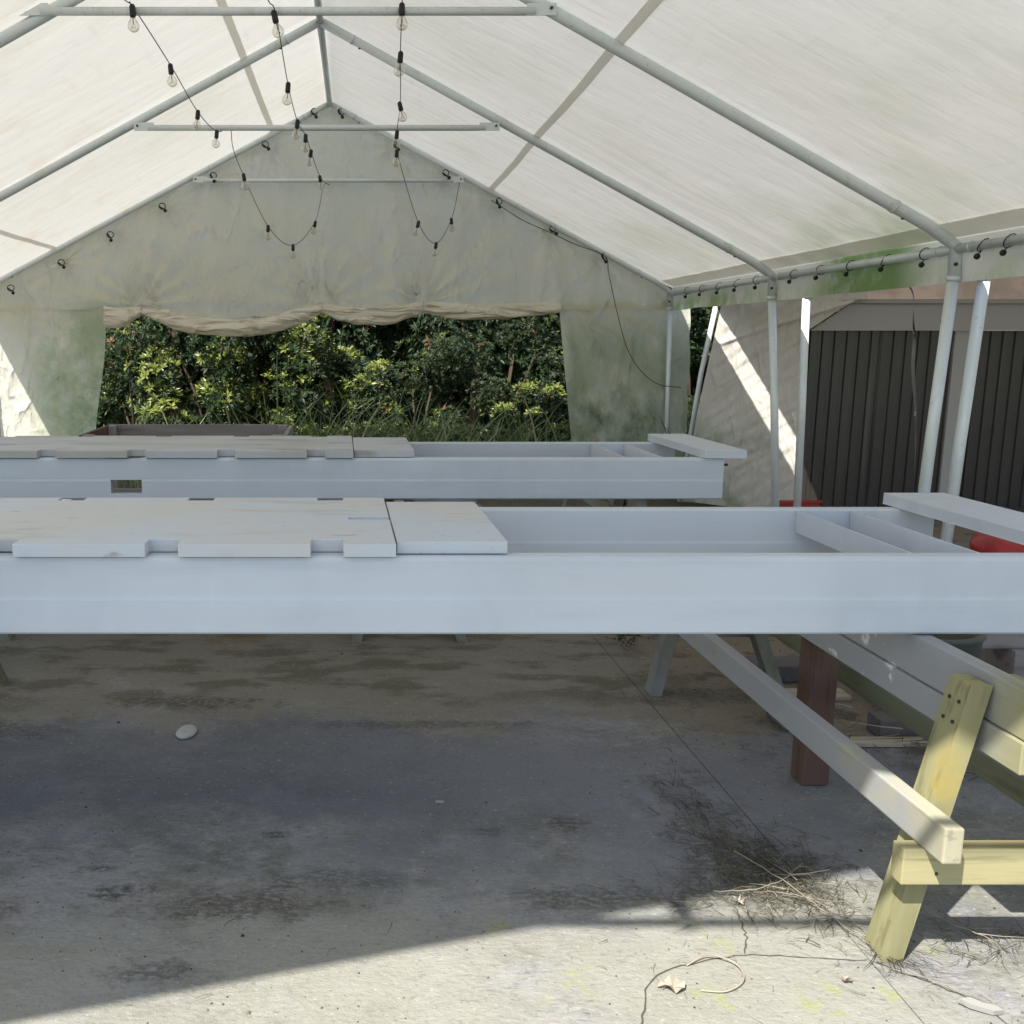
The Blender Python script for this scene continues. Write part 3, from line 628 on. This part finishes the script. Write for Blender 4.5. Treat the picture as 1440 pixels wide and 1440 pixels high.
def deck(x1, xl, yo, z, label, m, xp1):
    # outline with notches along both long edges
    P = 0.431; yf, yn, yb, ybn = yo-.017, yo+.052, yo+.767, yo+.707
    front = [(x1, yf)]; back = []; x = x1-.1375; nts = []
    while x-.0855 > xl+.1: nts.append((x-.0855, x)); x -= P
    for a, b in nts: front += [(b, yf), (b, yn), (a, yn), (a, yf)]
    front += [(xl, yf), (xl, yb)]
    for a, b in reversed(nts): back += [(a, yb), (a, ybn), (b, ybn), (b, yb)]
    back += [(x1, yb), (x1, yo+.395), (x1-.122, yo+.395), (x1-.122, yo+.350), (x1, yo+.350)]
    poly = front+back
    bm = bmesh.new(); vs = [bm.verts.new((x, y, z)) for x, y in poly]
    es = [bm.edges.new((vs[i], vs[(i+1) % len(vs)])) for i in range(len(vs))]
    f = bmesh.ops.triangle_fill(bm, edges=es, use_beauty=True)
    fs = [g_ for g_ in f['geom'] if isinstance(g_, bmesh.types.BMFace)]
    ex = bmesh.ops.extrude_face_region(bm, geom=fs)
    bmesh.ops.translate(bm, verts=[v for v in ex['geom'] if isinstance(v, bmesh.types.BMVert)], vec=(0, 0, .035))
    bmesh.ops.dissolve_limit(bm, angle_limit=.01, verts=bm.verts, edges=bm.edges)
    V = [v.co[:] for v in bm.verts]; bm.verts.index_update(); F = [[v.index for v in q.verts] for q in bm.faces]; bm.free()
    o = mk('notched_deck_panel', V, F, m, bevel=.0025); tag(o, label[0], 'deck panel', 'notched grey deck panels on the frames')
    o2 = mk('plain_deck_panel', *box(x1+.004, xp1, yo+.026, yo+.69, z, z+.033), m, bevel=.0025)
    tag(o2, label[1], 'deck panel', 'plain grey deck panels on the frames')
deck(.143, -3.2, 2.553, .9455, ('long notched deck panel with toothed edges on the nearest frame', 'short plain deck panel at the right end of the nearest notched panel'), deck_mat, .440)
deck(.058, -3.3, 4.767, .9475, ('long notched deck panel with toothed edges on the farther frame', 'short plain deck panel at the right end of the farther notched panel'), fardeck_mat, .354)

# ------------------------------------------------------------------ sawhorses
def legmesh(xt, zt, xb, y0, y1, w=.042):
    h = w*.55
    return prism([(xb-h, 0), (xb+h, 0), (xt+h, zt), (xt-h, zt)], 'y', y0, y1)
def sawhorse(cx, y0, L, H, label, mats, near=True, grp='timber sawhorses under the frames'):
    r = empty('sawhorse', (cx, y0+L/2, 0), label, 'sawhorse', grp)
    wm, lm, cm = mats
    sx = cx-.085
    mk('top_beam', *box(sx, sx+.047, y0-.2, y0+L+.16, H-.11, H), wm, r, bevel=.003)
    mk('under_rail', *box(sx-.008, sx+.037, y0-.13, y0+L+.12, H-.188, H-.113), wm, r, bevel=.003)
    for ya in (y0-.01, y0+L-.08):
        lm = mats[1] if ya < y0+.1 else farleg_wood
        mk('leg', *legmesh(sx-.032, H-.02, cx-.262, ya, ya+.088), lm, r, bevel=.003)
        mk('leg', *legmesh(sx+.080, H-.02, cx+.275, ya, ya+.088), lm, r, bevel=.003)
    for ya in (y0-.059, y0+L+.011):
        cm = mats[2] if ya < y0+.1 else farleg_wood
        mk('crossbar', *box(cx-.29, cx+.31, ya, ya+.047, .233, .323), cm, r, bevel=.003)
    for sd, xt, xb in ((-1, sx-.032, cx-.262), (1, sx+.080, cx+.275)):
        for ya in (y0-.01, y0+L-.08):
            for zz in (.66, .61):
                xx = lerp(xb, xt, zz/(H-.02))
                for yo in (.025, .062):
                    mk('screw', *lathe([(.001, -.003), (.0045, -.003), (.0045, .003), (.001, .003)], (0, 0, 0), 8), bolt_mat, r)
                    q = bpy.data.objects[bpy.context.scene.collection.objects[-1].name]; q.data.transform(Matrix.Translation(wl(r)))
                    q.location = Vector((xx+sd*.0235, ya+yo, zz))-wl(r); q.rotation_euler = (0, math.radians(90), 0)
        for zz in (.262, .295):
            xx = lerp(xb, xt, zz/(H-.02))
            mk('screw', *tube([(xx, y0-.0605, zz), (xx, y0-.058, zz)], .0045, 8), bolt_mat, r)
    return r
sawhorse(1.612, 2.23, 1.93, .728, 'yellow-green timber sawhorse at lower right, carrying the near frame', (spar_wood, leg_wood, cross_wood))
sawhorse(-1.80, 2.36, 1.93, .728, 'timber sawhorse at the left edge, carrying the near frame', (spar_wood, farleg_wood, farleg_wood))
sawhorse(.34, 4.87, 1.0, .742, 'small grey sawhorse under the middle of the farther frame', (dim_wood, farleg_wood, farleg_wood))
sawhorse(-1.98, 4.88, 1.0, .742, 'small grey sawhorse under the left part of the farther frame', (dim_wood, farleg_wood, farleg_wood))
sawhorse(1.55, 5.06, 1.0, .742, 'small grey sawhorse under the right end of the farther frame', (dim_wood, farleg_wood, farleg_wood))
o = mk('timber_rail', *box(1.368, 1.413, 2.10, 4.32, .3245, .412), rail_wood, bevel=.005)
tag(o, 'long pale timber rail on the sawhorse crossbar, its sawn end in sunlight', 'timber', 'timber rails lying on the sawhorse crossbars')
o = mk('timber_rail', *box(1.745, 1.79, 1.95, 4.4, .3245, .410), dim_wood, bevel=.005)
tag(o, 'dull olive timber rail lying on the right of the sawhorse crossbars', 'timber', 'timber rails lying on the sawhorse crossbars')
tag(mk('timber_post', *box(1.575, 1.667, 3.20, 3.29, 0, .727), red_wood, bevel=.004), 'square reddish brown timber post standing under the near frame', 'post')

# ------------------------------------------------------------------ wooden box behind the far frame
bx = empty('wooden_box', (-1.05, 7.0, 0), 'weathered brown open timber box behind the farther frame', 'planter box')
for x, y in ((-1.72, 6.6), (-.46, 6.6), (-1.74, 7.36), (-.47, 7.36)):
    mk('post', *box(x, x+.07, y, y+.07, 0, .885), box_wood, bx, bevel=.004)
for z0, z1, zb in ((.80, .882, 0), (.43, .53, -.16), (.16, .25, -.05)):
    mk('plank', *box(-1.72, -.39, 6.568, 6.597, z0, z1), box_wood, bx, bevel=.003)
    mk('plank', *box(-1.74, -.40, 7.433, 7.46, z0+zb, z1+zb+.006), box_wood, bx, bevel=.003)
    mk('plank', *box(-1.749, -1.722, 6.6, 7.43, z0+zb, z1+zb+.003), red_wood, bx, bevel=.003)
    mk('plank', *box(-.388, -.36, 6.6, 7.43, z0+zb, z1+zb+.003), box_wood, bx, bevel=.003)

# ------------------------------------------------------------------ clutter
b = empty('plastic_bucket', (2.42, 4.0, 0), 'dirty dark round tub standing behind the sawhorse', 'bucket')
mk('tub', *lathe([(.17, 0), (.185, .01), (.215, .31), (.225, .32), (.225, .335), (.20, .335), (.185, .30), (.16, .03), (.001, .025)], (2.42, 4.0, 0), 28), bucket_mat, b, True)
tag(mk('masonry_block', *box(2.06, 2.36, 3.61, 3.71, 0, .075), brick_mat, bevel=.006), 'dark purplish block lying on the slab before the round tub', 'block')
tag(mk('timber_offcut', *box(1.80, 2.35, 3.53, 3.59, 0, .018), paleboard_mat, bevel=.002), 'thin pale board lying in front of the dark block', 'board')
tag(mk('timber_offcut', *box(1.78, 2.16, 4.02, 4.12, 0, .02), paleboard_mat, bevel=.002), 'thin pale board lying left of the round tub', 'board')
tag(mk('dark_block', *box(1.85, 2.12, 4.25, 4.40, 0, .075), brick_mat, bevel=.006), 'low dark block lying behind the brown post', 'block')
tag(mk('dark_block', *box(1.73, 1.81, 3.68, 3.86, 0, .06), brick_mat, bevel=.006), 'small dark block on the slab right beside the brown post', 'block')
tag(mk('timber_beam', *box(2.85, 3.9, 4.30, 4.42, .14, .23), box_wood, bevel=.004), 'rough weathered beam lying behind the round tub', 'beam')
tag(mk('timber_beam', *box(2.75, 3.9, 4.62, 4.74, 0, .12), box_wood, bevel=.004), 'low dark beam lying on the ground behind the rough beam', 'beam')
mk2 = mk('timber_bearer', *box(3.0, 3.1, 4.26, 4.60, 0, .138), box_wood, bevel=.004); tag(mk2, 'short bearer block under the rough beam', 'block')
# red round bag seen between rail and end board
def redbag(c, R, H):
    V, F = [], []; n, m = 40, 14
    for j in range(m):
        t = j/(m-1); a = t*math.pi*.5
        for k in range(n):
            th = 2*math.pi*k/n; rr = R*(math.cos(a)*.9+.1*(1-t))*(1+.05*math.sin(th*9+t*3)*math.sin(math.pi*min(1, t+.2)))
            V.append((c[0]+rr*math.cos(th), c[1]+rr*math.sin(th), c[2]+H*(.55+.45*math.sin(a))+.01*math.sin(th*5+t*9)))
    for k in range(n): V.append((c[0]+R*.95*math.cos(2*math.pi*k/n), c[1]+R*.95*math.sin(2*math.pi*k/n), c[2]))
    for j in range(m-1):
        for k in range(n): a = j*n+k; b_ = j*n+(k+1) % n; F.append((a, b_, b_+n, a+n))
    for k in range(n): F.append((k, (k+1) % n, m*n+(k+1) % n, m*n+k))
    F.append(tuple(range((m-1)*n, m*n)))
    return V, F
tag(mk('concrete_block', *box(3.31, 3.70, 4.84, 5.2, 0, .33), brick_mat, bevel=.01), 'dark block carrying the red sack', 'block')
tag(mk('red_sack', *redbag((3.50, 5.0, .33), .24, .225), red_mat, None, True), 'bulging red sack standing behind the right end of the near frame', 'sack')
rc = empty('red_crate', (3.72, 8.1, 0), 'small red plastic crate at the foot of the beige back wall', 'crate')
for q in (box(3.58, 3.90, 8.02, 8.035, 0, .20), box(3.58, 3.90, 8.165, 8.18, 0, .20), box(3.58, 3.595, 8.035, 8.165, 0, .20), box(3.885, 3.90, 8.035, 8.165, 0, .20)):
    mk('side', *q, red_mat, rc, bevel=.003)
mk('base', *box(3.596, 3.884, 8.036, 8.164, .01, .02), red_mat, rc)
mk('rim', *prism([(3.565, .205), (3.915, .205), (3.915, .22), (3.565, .22)], 'y', 8.0, 8.03), red_mat, rc)
for i, (xa, xb, m, cc) in enumerate(((2.30, 2.72, red_mat, 'low dull red box on the ground seen in the slit between the two frames'), (1.75, 2.15, dark_in, 'low black box on the ground seen in the slit between the two frames'))):
    o = empty('storage_box', ((xa+xb)/2, 7.2, 0), cc, 'box')
    mk('tub', *join(box(xa, xb, 7.0, 7.4, 0, .22)), m, o, bevel=.02)
    mk('lid', *box(xa-.015, xb+.015, 6.985, 7.415,   .221, .245), m, o, bevel=.008)
tag(mk('flat_stone', *lathe([(.001, 0), (.060, .001), (.066, .008), (.058, .016), (.03, .019), (.001, .0195)], (0, 0, 0), 20), stone_mat, None, True), 'flat pale grey round stone lying alone on the dark slab', 'stone')
st = bpy.data.objects['flat_stone']; st.location = (-.60, 3.66, .0005); st.scale = (.60, 1.0, .9); st.rotation_euler = (0, 0, -.12)
def leafmesh(n, r, sd, spiky=.5, lift=.02):
    rr = random.Random(sd); V = [(0, 0, .004)]
    for k in range(n):
        a = 2*math.pi*k/n; q = r*(1-spiky*(k % 2))*rr.uniform(.8, 1.15); V.append((q*math.cos(a), q*math.sin(a)*.9, .002+rr.random()*lift))
    return V, [(0, k+1, (k+1) % n+1) for k in range(n)]
for i, (x, y, r, sp, lb) in enumerate([(1.197, 2.137, .022, .45, 'pale dry lobed leaf on the sunlit slab right of the crack'),
    (.778, 2.118, .045, .25, 'flat tan dry leaf at the left bend of the crack'), (1.075, 2.475, .026, .6, 'pointed pale dry leaf at the edge of the roof shadow')]):
    o = mk('dry_leaf', *leafmesh(12, r*.75, i, sp), dleaf_mat); o.location = (x, y, .002); tag(o, lb, 'leaf', 'dry leaves on the slab')
o = mk('white_shard', *prism([(-.042, -.004), (-.02, -.013), (.025, -.012), (.045, .002), (.030, .010), (.005, .007), (-.02, .012)], 'z', 0, .012), shard_mat); o.location = (1.455, 2.045, .003); o.rotation_euler = (.1, .05, -.5)
tag(o, 'broken white tile piece on the sunlit slab at lower right', 'shard')
o = mk('white_shard', *prism([(-.014, -.004), (.014, -.005), (.012, .005), (-.013, .004)], 'z', 0, .006), shard_mat); o.location = (.324, 3.074, .001)
tag(o, 'tiny white chip on the shaded middle of the slab', 'shard')
# small curled vine loop
o = mk('bent_vine', *tube(smoothpath([(.84, 2.20, .004), (.90, 2.23, .012), (.955, 2.20, .012), (.955, 2.14, .01), (.90, 2.10, .006), (.84, 2.105, .004)], 6), .0017, 6), paleboard_mat, None, True)
tag(o, 'pale bent stem curled into a loop beside the crack', 'twig')
# larger single twigs
def twig(P, r, label, m=twig_mat, forks=2, sd=0):
    rr = random.Random(sd); Q = smoothpath(P, 5); r = r*.5 if r < .006 else r*.8
    Q = [q+Vector((rr.uniform(-1, 1), rr.uniform(-1, 1), 0))*.004 for q in Q]
    parts = [tube(Q, lambda t: r*(1-.6*t), 5)]
    for f in range(forks):
        i = rr.randrange(3, len(Q)-4); d = (Q[i+2]-Q[i]).normalized(); a = rr.choice((-1, 1))*rr.uniform(.4, .9)
        e = Vector((d.x*math.cos(a)-d.y*math.sin(a), d.x*math.sin(a)+d.y*math.cos(a), .1))
        parts.append(tube([Q[i], Q[i]+e*.05, Q[i]+e*.11+Vector((0, .01, 0))], lambda t: r*.6*(1-.6*t), 4))
    return tag(mk('dry_twig', *join(*parts), m, None), label, 'twig', 'dry twigs on the slab')
twig([(1.16, 2.72, .02), (1.22, 2.55, .03), (1.27, 2.42, .02), (1.32, 2.30, .01), (1.35, 2.22, .006)], .004, 'long dry stalk running along the joint to the sawhorse foot', sd=1)
twig([(1.02, 2.52, .01), (1.13, 2.50, .03), (1.24, 2.56, .03), (1.33, 2.66, .02)], .004, 'dry twig lying across the dark litter at the joint', sd=2)
twig([(1.19, 2.50, .02), (1.26, 2.47, .02), (1.33, 2.38, .01), (1.36, 2.28, .01)], .003, 'short forked twig just left of the sawhorse leg', sd=3)
twig([(1.33, 2.19, .005), (1.42, 2.12, .008), (1.50, 2.04, .005)], .003, 'thin straw on the sunlit slab below the sawhorse foot', sd=4, forks=0)
twig([(1.52, 2.46, .01), (1.56, 2.34, .03), (1.62, 2.26, .03), (1.60, 2.16, .01)], .004, 'tangled root-like twig on the shadow edge right of the sawhorse leg', sd=5, forks=4)
twig([(1.50, 3.2, .01), (1.85, 3.45, .01), (2.15, 3.3, .01), (2.4, 3.1, .01)], .004, 'long thin branch lying before the pale board', sd=6)
twig([(2.28, 3.60, .02), (2.45, 3.45, .05), (2.62, 3.42, .07)], .012, 'thick bare stick right of the dark block', sd=7, forks=1)
twig([(2.30, 3.48, .015), (2.5, 3.52, .05), (2.7, 3.6, .10)], .011, 'second thick stick crossing behind the first one', sd=8, forks=1)
twig([(2.55, 5.6, .0), (2.75, 5.5, .3), (2.9, 5.45, .5)], .012, 'leaning bare stick in front of the far right slab', sd=9, forks=1)
twig([(1.60, 2.10, .004), (1.57, 2.02, .01), (1.60, 1.93, .01), (1.68, 1.90, .004)], .0025, 'thin curved stem on the sunlit slab at the lower right corner', sd=10, forks=1)
# fine litter
rr = random.Random(3); V, F = [], []
def strand(x, y, z, a, l, w, bend):
    n = len(V); px, py = x, y
    for k in range(4):
        t = k/3; aa = a+bend*t; nx, ny = -math.sin(aa), math.cos(aa); ww = w*(1-.7*t)
        V.extend([(px+nx*ww, py+ny*ww, z+.004*math.sin(t*3)), (px-nx*ww, py-ny*ww, z+.004*math.sin(t*3)+ww)])
        px += math.cos(aa)*l/3; py += math.sin(aa)*l/3
    for k in range(3): F.append((n+2*k, n+2*k+1, n+2*k+3, n+2*k+2))
def scatter(cx, cy, sx, sy, n, lmin, lmax, w=.0012, zmax=.012, ang=None):
    for _ in range(n):
        strand(rr.gauss(cx, sx), rr.gauss(cy, sy), rr.uniform(.001, zmax), (rr.gauss(ang, .5) if ang is not None else rr.uniform(0, 6.28)), rr.uniform(lmin, lmax), w*rr.uniform(.6, 1.4), rr.uniform(-1.2, 1.2))
scatter(1.24, 2.66, .09, .11, 650, .015, .09, .0009); scatter(1.12, 2.55, .14, .06, 220, .02, .10, .0008); scatter(1.30, 2.44, .06, .08, 110, .03, .10, .0008)
scatter(1.36, 2.25, .04, .04, 120, .03, .10, ang=-.9); scatter(1.14, 2.9, .06, .25, 260, .02, .07, ang=1.6); scatter(1.62, 2.3, .09, .05, 130, .02, .09, .0009)
scatter(2.5, 3.5, .18, .12, 500, .04, .2, .002, .05); scatter(1.9, 3.5, .2, .10, 260, .01, .05, .001, .015); scatter(1.75, 3.85, .10, .10, 200, .01, .04, .001, .015)
scatter(-.25, 2.46, .2, .04, 160, .006, .02, .0008); scatter(-.3, 2.2, .35, .15, 14, .02, .08, .0008); scatter(.6, 2.5, .5, .2, 20, .01, .04, .0008)
tag(mk('plant_litter', V, F, moss_mat), 'fine dry plant litter and needles scattered over the slab joint', 'litter', kind='stuff')
V, F = [], []
scatter(1.2, 2.55, .14, .12, 70, .03, .13, .0009, .02); scatter(.9, 2.15, .3, .15, 50, .02, .07, .0007); scatter(1.5, 2.1, .2, .12, 40, .02, .08, .0008); scatter(2.45, 3.5, .2, .15, 150, .05, .22, .003, .07)
tag(mk('dry_straw', V, F, twig_mat), 'loose pale straw and thin stems strewn on the slab', 'straw', kind='stuff')
# crumbs
V, F = [], []
for _ in range(1500):
    x, y = rr.uniform(-2.2, 2.4), rr.uniform(1.85, 4.9); s = rr.uniform(.001, .0035)*(1 if rr.random() < .97 else 2)
    n = len(V); V += [(x-s, y-s*.6, .0005), (x+s*.7, y-s, .0005), (x+s, y+s*.7, .0005), (x-s*.5, y+s, .0005), (x, y, s*1.1)]
    F += [(n, n+1, n+4), (n+1, n+2, n+4), (n+2, n+3, n+4), (n+3, n, n+4)]
tag(mk('grit', V, F, moss_mat), 'small crumbs of soil and grit scattered over the concrete', 'grit', kind='stuff')

# ------------------------------------------------------------------ vegetation
def leaf_cloud(centers, normals, nleaf, size, rs, tipfrac, rust=0, aspect=.36, topbias=False):
    V, F, FM = [], [], []
    for c, n0 in zip(centers, normals):
        c = Vector(c); n0 = Vector(n0).normalized()
        t = n0.cross(Vector((rs.uniform(-1, 1), rs.uniform(-1, 1), rs.uniform(-1, 1)))).normalized(); b = n0.cross(t)
        tip = rs.random() < (tipfrac*(2.6 if n0.z > .72 else .15) if topbias else tipfrac); ru = rs.random() < rust
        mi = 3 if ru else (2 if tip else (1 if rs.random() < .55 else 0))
        for k in range(nleaf):
            a = 6.283*k/nleaf+rs.uniform(-.4, .4); el = rs.uniform(.1, 1.0)
            d = (t*math.cos(a)+b*math.sin(a))*math.cos(el)+n0*math.sin(el)
            L = size*rs.uniform(.65, 1.2); w = L*aspect
            side = d.cross(n0).normalized()
            up = side.cross(d).normalized()
            m = len(V); p0 = c+d*.008; mid = c+d*L*.55-up*w*.15
            V += [p0, mid+side*w*.5+up*w*.22, c+d*L-up*w*.2, mid-side*w*.5+up*w*.22, mid]
            F += [(m, m+4, m+1), (m+4, m+2, m+1), (m, m+3, m+4), (m+3, m+2, m+4)]; FM += [mi]*4
    return V, F, FM
MATS = [leaf_dark, leaf_mid, leaf_tip, leaf_rust]
def bush(name, x, y, rx, ry, h, n, size, tip, label, cat, rust=0, sd=0, z0=0, lobes=9, nleaf=8, grp=None):
    rs = random.Random(sd); C, Nn = [], []
    lob = []
    for _ in range(lobes):
        a = rs.uniform(0, 6.28); q = rs.uniform(.2, .85); lob.append((x+rx*q*math.cos(a), y+ry*q*math.sin(a), z0+h*rs.uniform(.18, .85), rs.uniform(.28, .5)))
    for _ in range(n):
        lx, ly, lz, lr = rs.choice(lob); lr *= min(rx, h*.6)*.72
        d = Vector((rs.gauss(0, 1), rs.gauss(-.5, 1), rs.gauss(.25, 1))).normalized(); q = lr*rs.uniform(.72, 1.08)*(1+.25*nz3(d.x*3+lx, d.y*3, d.z*3))
        p = Vector((lx, ly, lz))+d*q
        if p.z < .03: p.z = rs.uniform(.03, .3)
        C.append(p); Nn.append(d+Vector((0, -.2, .55)))
    r = empty(name, (x, y, 0), label, cat, grp)
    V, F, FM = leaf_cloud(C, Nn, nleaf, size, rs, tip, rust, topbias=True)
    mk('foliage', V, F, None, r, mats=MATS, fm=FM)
    P = []
    for lx, ly, lz, lr in lob[:6]:
        P.append(tube([(x+rs.uniform(-.1, .1), y, 0), (lerp(x, lx, .5), lerp(y, ly, .5), lz*.55), (lx, ly, lz)], lambda t: .022*(1-.6*t), 6))
    mk('stem', *join(*P), bark_mat, r, True)
    return r
G1 = 'dense shrubs behind the tent'
bush('shrub', -1.45, 11.9, 1.15, .8, 2.1, 1840, .085, .62, 'bushy glossy shrub with yellow-green tips behind the wooden box', 'shrub', .004, 11, lobes=24, grp=G1)
bush('shrub', -.25, 12.2, .95, .8, 2.0, 1360, .08, .4, 'glossy green shrub left of the middle of the rear opening', 'shrub', .01, 12, lobes=13, grp=G1)
bush('shrub', 2.25, 11.6, .5, .5, 1.15, 900, .06, .35, 'small pale green bush beside the right door edge', 'shrub', .015, 13, lobes=8, grp=G1)
bush('shrub', .95, 12.5, 1.0, .8, 1.5, 1200, .06, .03, 'low dark green shrub right of the middle of the rear opening', 'shrub', .008, 14, lobes=12, grp=G1)
bush('shrub', 2.0, 12.6, .9, .8, 2.3, 1280, .055, .03, 'small-leaved dark shrub in the right part of the rear opening', 'shrub', .02, 15, lobes=13, grp=G1)
bush('shrub', -2.6, 12.6, .8, .8, 2.0, 900, .07, .12, 'dark shrub with a few reddish leaves at the left door edge', 'shrub', .03, 16, lobes=9, grp=G1)
bush('shrub', 4.3, 12.0, .7, .7, 2.6, 900, .07, .03, 'dark shrub seen in the gap between the two tents', 'shrub', 0, 17, lobes=9, grp=G1)
# tall dark trees that close the view
def tree(x, y, r, h, n, label, sd, rust=0):
    rs = random.Random(sd); C, Nn = [], []
    for _ in range(n):
        a = rs.uniform(0, 6.28); z = rs.uniform(.25, 1)*h; q = r*(.55+.5*nz3(a*1.3, z*.8, sd))*rs.uniform(.6, 1.1)+.15
        d = Vector((math.cos(a), math.sin(a), rs.uniform(-.2, .7)))
        C.append((x+d.x*q, y+d.y*q*.7, z)); Nn.append(d+Vector((0, -.2, .3)))
    rt = empty('tree', (x, y, 0), label, 'tree', 'dark trees closing the view')
    V, F, FM = leaf_cloud(C, Nn, 7, .11, rs, .0, rust)
    FM = [0 if (q == 1 and (i//28) % 3) else q for i, q in enumerate(FM)]
    mk('crown', V, F, None, rt, mats=MATS, fm=FM)
    P = [tube([(x, y, 0), (x+.05, y, h*.4), (x-.05, y, h*.85)], lambda t: .09*(1-.7*t), 8)]
    for k in range(5):
        z = h*rs.uniform(.25, .6); a = rs.uniform(0, 6.28); P.append(tube([(x+.04, y, z), (x+r*.4*math.cos(a), y+r*.3*math.sin(a), z+.4), (x+r*.7*math.cos(a), y+r*.5*math.sin(a), z+.9)], lambda t: .03*(1-.6*t), 6))
    mk('trunk', *join(*P), bark_mat, rt, True)
tree(-4.6, 14.2, 1.5, 4.6, 1800, 'dark leafy tree far behind the left rear wall panel', 21)
tree(-2.4, 14.4, 1.5, 4.8, 2000, 'dark leafy tree behind the bushy glossy shrub', 22)
tree(-.2, 14.6, 1.5, 4.7, 2000, 'dark leafy tree at the middle of the rear opening', 23, .01)
tree(1.9, 14.3, 1.5, 4.8, 2000, 'dark leafy tree with some rusty leaves right of the middle', 24, .025)
tree(4.1, 14.4, 1.5, 4.6, 1800, 'dark leafy tree behind the gap between the tents', 25)
tree(6.3, 14.2, 1.5, 4.6, 1200, 'dark leafy tree behind the shed', 26)
V = []; F = []; FM = []
rs = random.Random(31)
C = [(rs.uniform(-8.5, 9), rs.uniform(15.2, 16.2), rs.uniform(0, 4.8)) for _ in range(9000)]
V, F, FM = leaf_cloud(C, [(rs.uniform(-1, 1), -1, rs.uniform(-.3, .8)) for _ in C], 5, .22, rs, 0, 0, .5)
FM = [0]*len(FM)
hb = mk('woodland', V, F, None, mats=MATS, fm=FM); tag(hb, 'dense dark woodland edge closing the background', 'woodland', kind='stuff')
hb2 = mk('dark_backing', *grid(lambda u, v: (u, 16.3+.25*nz3(u, v*3, 0)+v*1.0, v*4.6), ls(-10, 10, 40), ls(0, 1, 14)), soil_mat); tag(hb2, kind='structure')  # added opaque backing, blocks the sky and keeps gaps in the foliage dark
# grass
def grass(cx, cy, sx, sy, n, h0, h1, name, label, sd, w=.013, kind='stuff'):
    rs = random.Random(sd); V, F = [], []
    for _ in range(n):
        x, y = rs.gauss(cx, sx), rs.gauss(cy, sy); h = rs.uniform(h0, h1); a = rs.uniform(0, 6.28); ln = rs.uniform(.15, .9)*h; ww = w*rs.uniform(.6, 1.3)
        m = len(V); K = 6
        for k in range(K):
            t = k/(K-1); o = ln*t*t; wq = ww*(1-t)**.6+.0004
            px, py, pz = x+math.cos(a)*o, y+math.sin(a)*o, h*(t-.25*t*t*ln/h)
            V += [(px+wq*math.sin(a+1.0), py-wq*math.cos(a+1.0), pz), (px-wq*math.sin(a+1.0), py+wq*math.cos(a+1.0), pz)]
        for k in range(K-1): F.append((m+2*k, m+2*k+1, m+2*k+3, m+2*k+2))
    return tag(mk(name, V, F, grass_mat), label, 'grass', kind=kind)
grass(-.05, 10.9, .5, .2, 170, .5, 1.25, 'tall_grass', 'tuft of long arching grass blades right of the wooden box', 41)
grass(1.1, 10.9, .6, .2, 130, .4, 1.05, 'tall_grass', 'loose long grass at the foot of the middle shrubs', 42)
grass(2.0, 10.8, .3, .2, 90, .5, 1.15, 'tall_grass', 'long grass blades beside the right door edge', 43)
grass(-1.8, 11.0, .5, .2, 60, .5, 1.0, 'tall_grass', 'sparse tall stems at the foot of the bushy shrub', 44)
grass(3.55, 10.3, .14, .25, 160, .5, 1.1, 'tall_grass', 'bright grass tuft in the gap between the two tents', 45, .012)
grass(0, 10.9, 4, .6, 3500, .1, .42, 'short_grass', 'short rough grass along the edge of the slab', 46, .006)
tag(mk('grass_reed', *tube([(-.68, 10.8, 0), (-.69, 10.8, .7), (-.69, 10.79, 1.36)], lambda t: .014*(1-.7*t), 6), grass_mat), 'single upright reed just right of the bushy shrub', 'reed')
# low ground cover
rs = random.Random(51)
C = [(rs.gauss(.6, 1.3), rs.gauss(11.3, .3), rs.uniform(.05, .55)) for _ in range(2600)]
V, F, FM = leaf_cloud(C, [(rs.uniform(-.5, .5), -.3, 1) for _ in C], 6, .055, rs, .75)
tag(mk('ground_cover', V, F, None, mats=MATS, fm=FM), 'bright low leafy weeds filling the foot of the rear opening', 'weeds', kind='stuff')
# weed in the slab
C = [(1.43+rs.gauss(0, .04), 4.78+rs.gauss(0, .04), rs.uniform(.01, .07)) for _ in range(60)]
V, F, FM = leaf_cloud(C, [(rs.uniform(-1, 1), rs.uniform(-1, 1), 1) for _ in C], 5, .022, rs, .1)
tag(mk('small_weed', V, F, None, mats=MATS, fm=FM), 'small dark weed growing from the slab under the farther frame', 'weed')
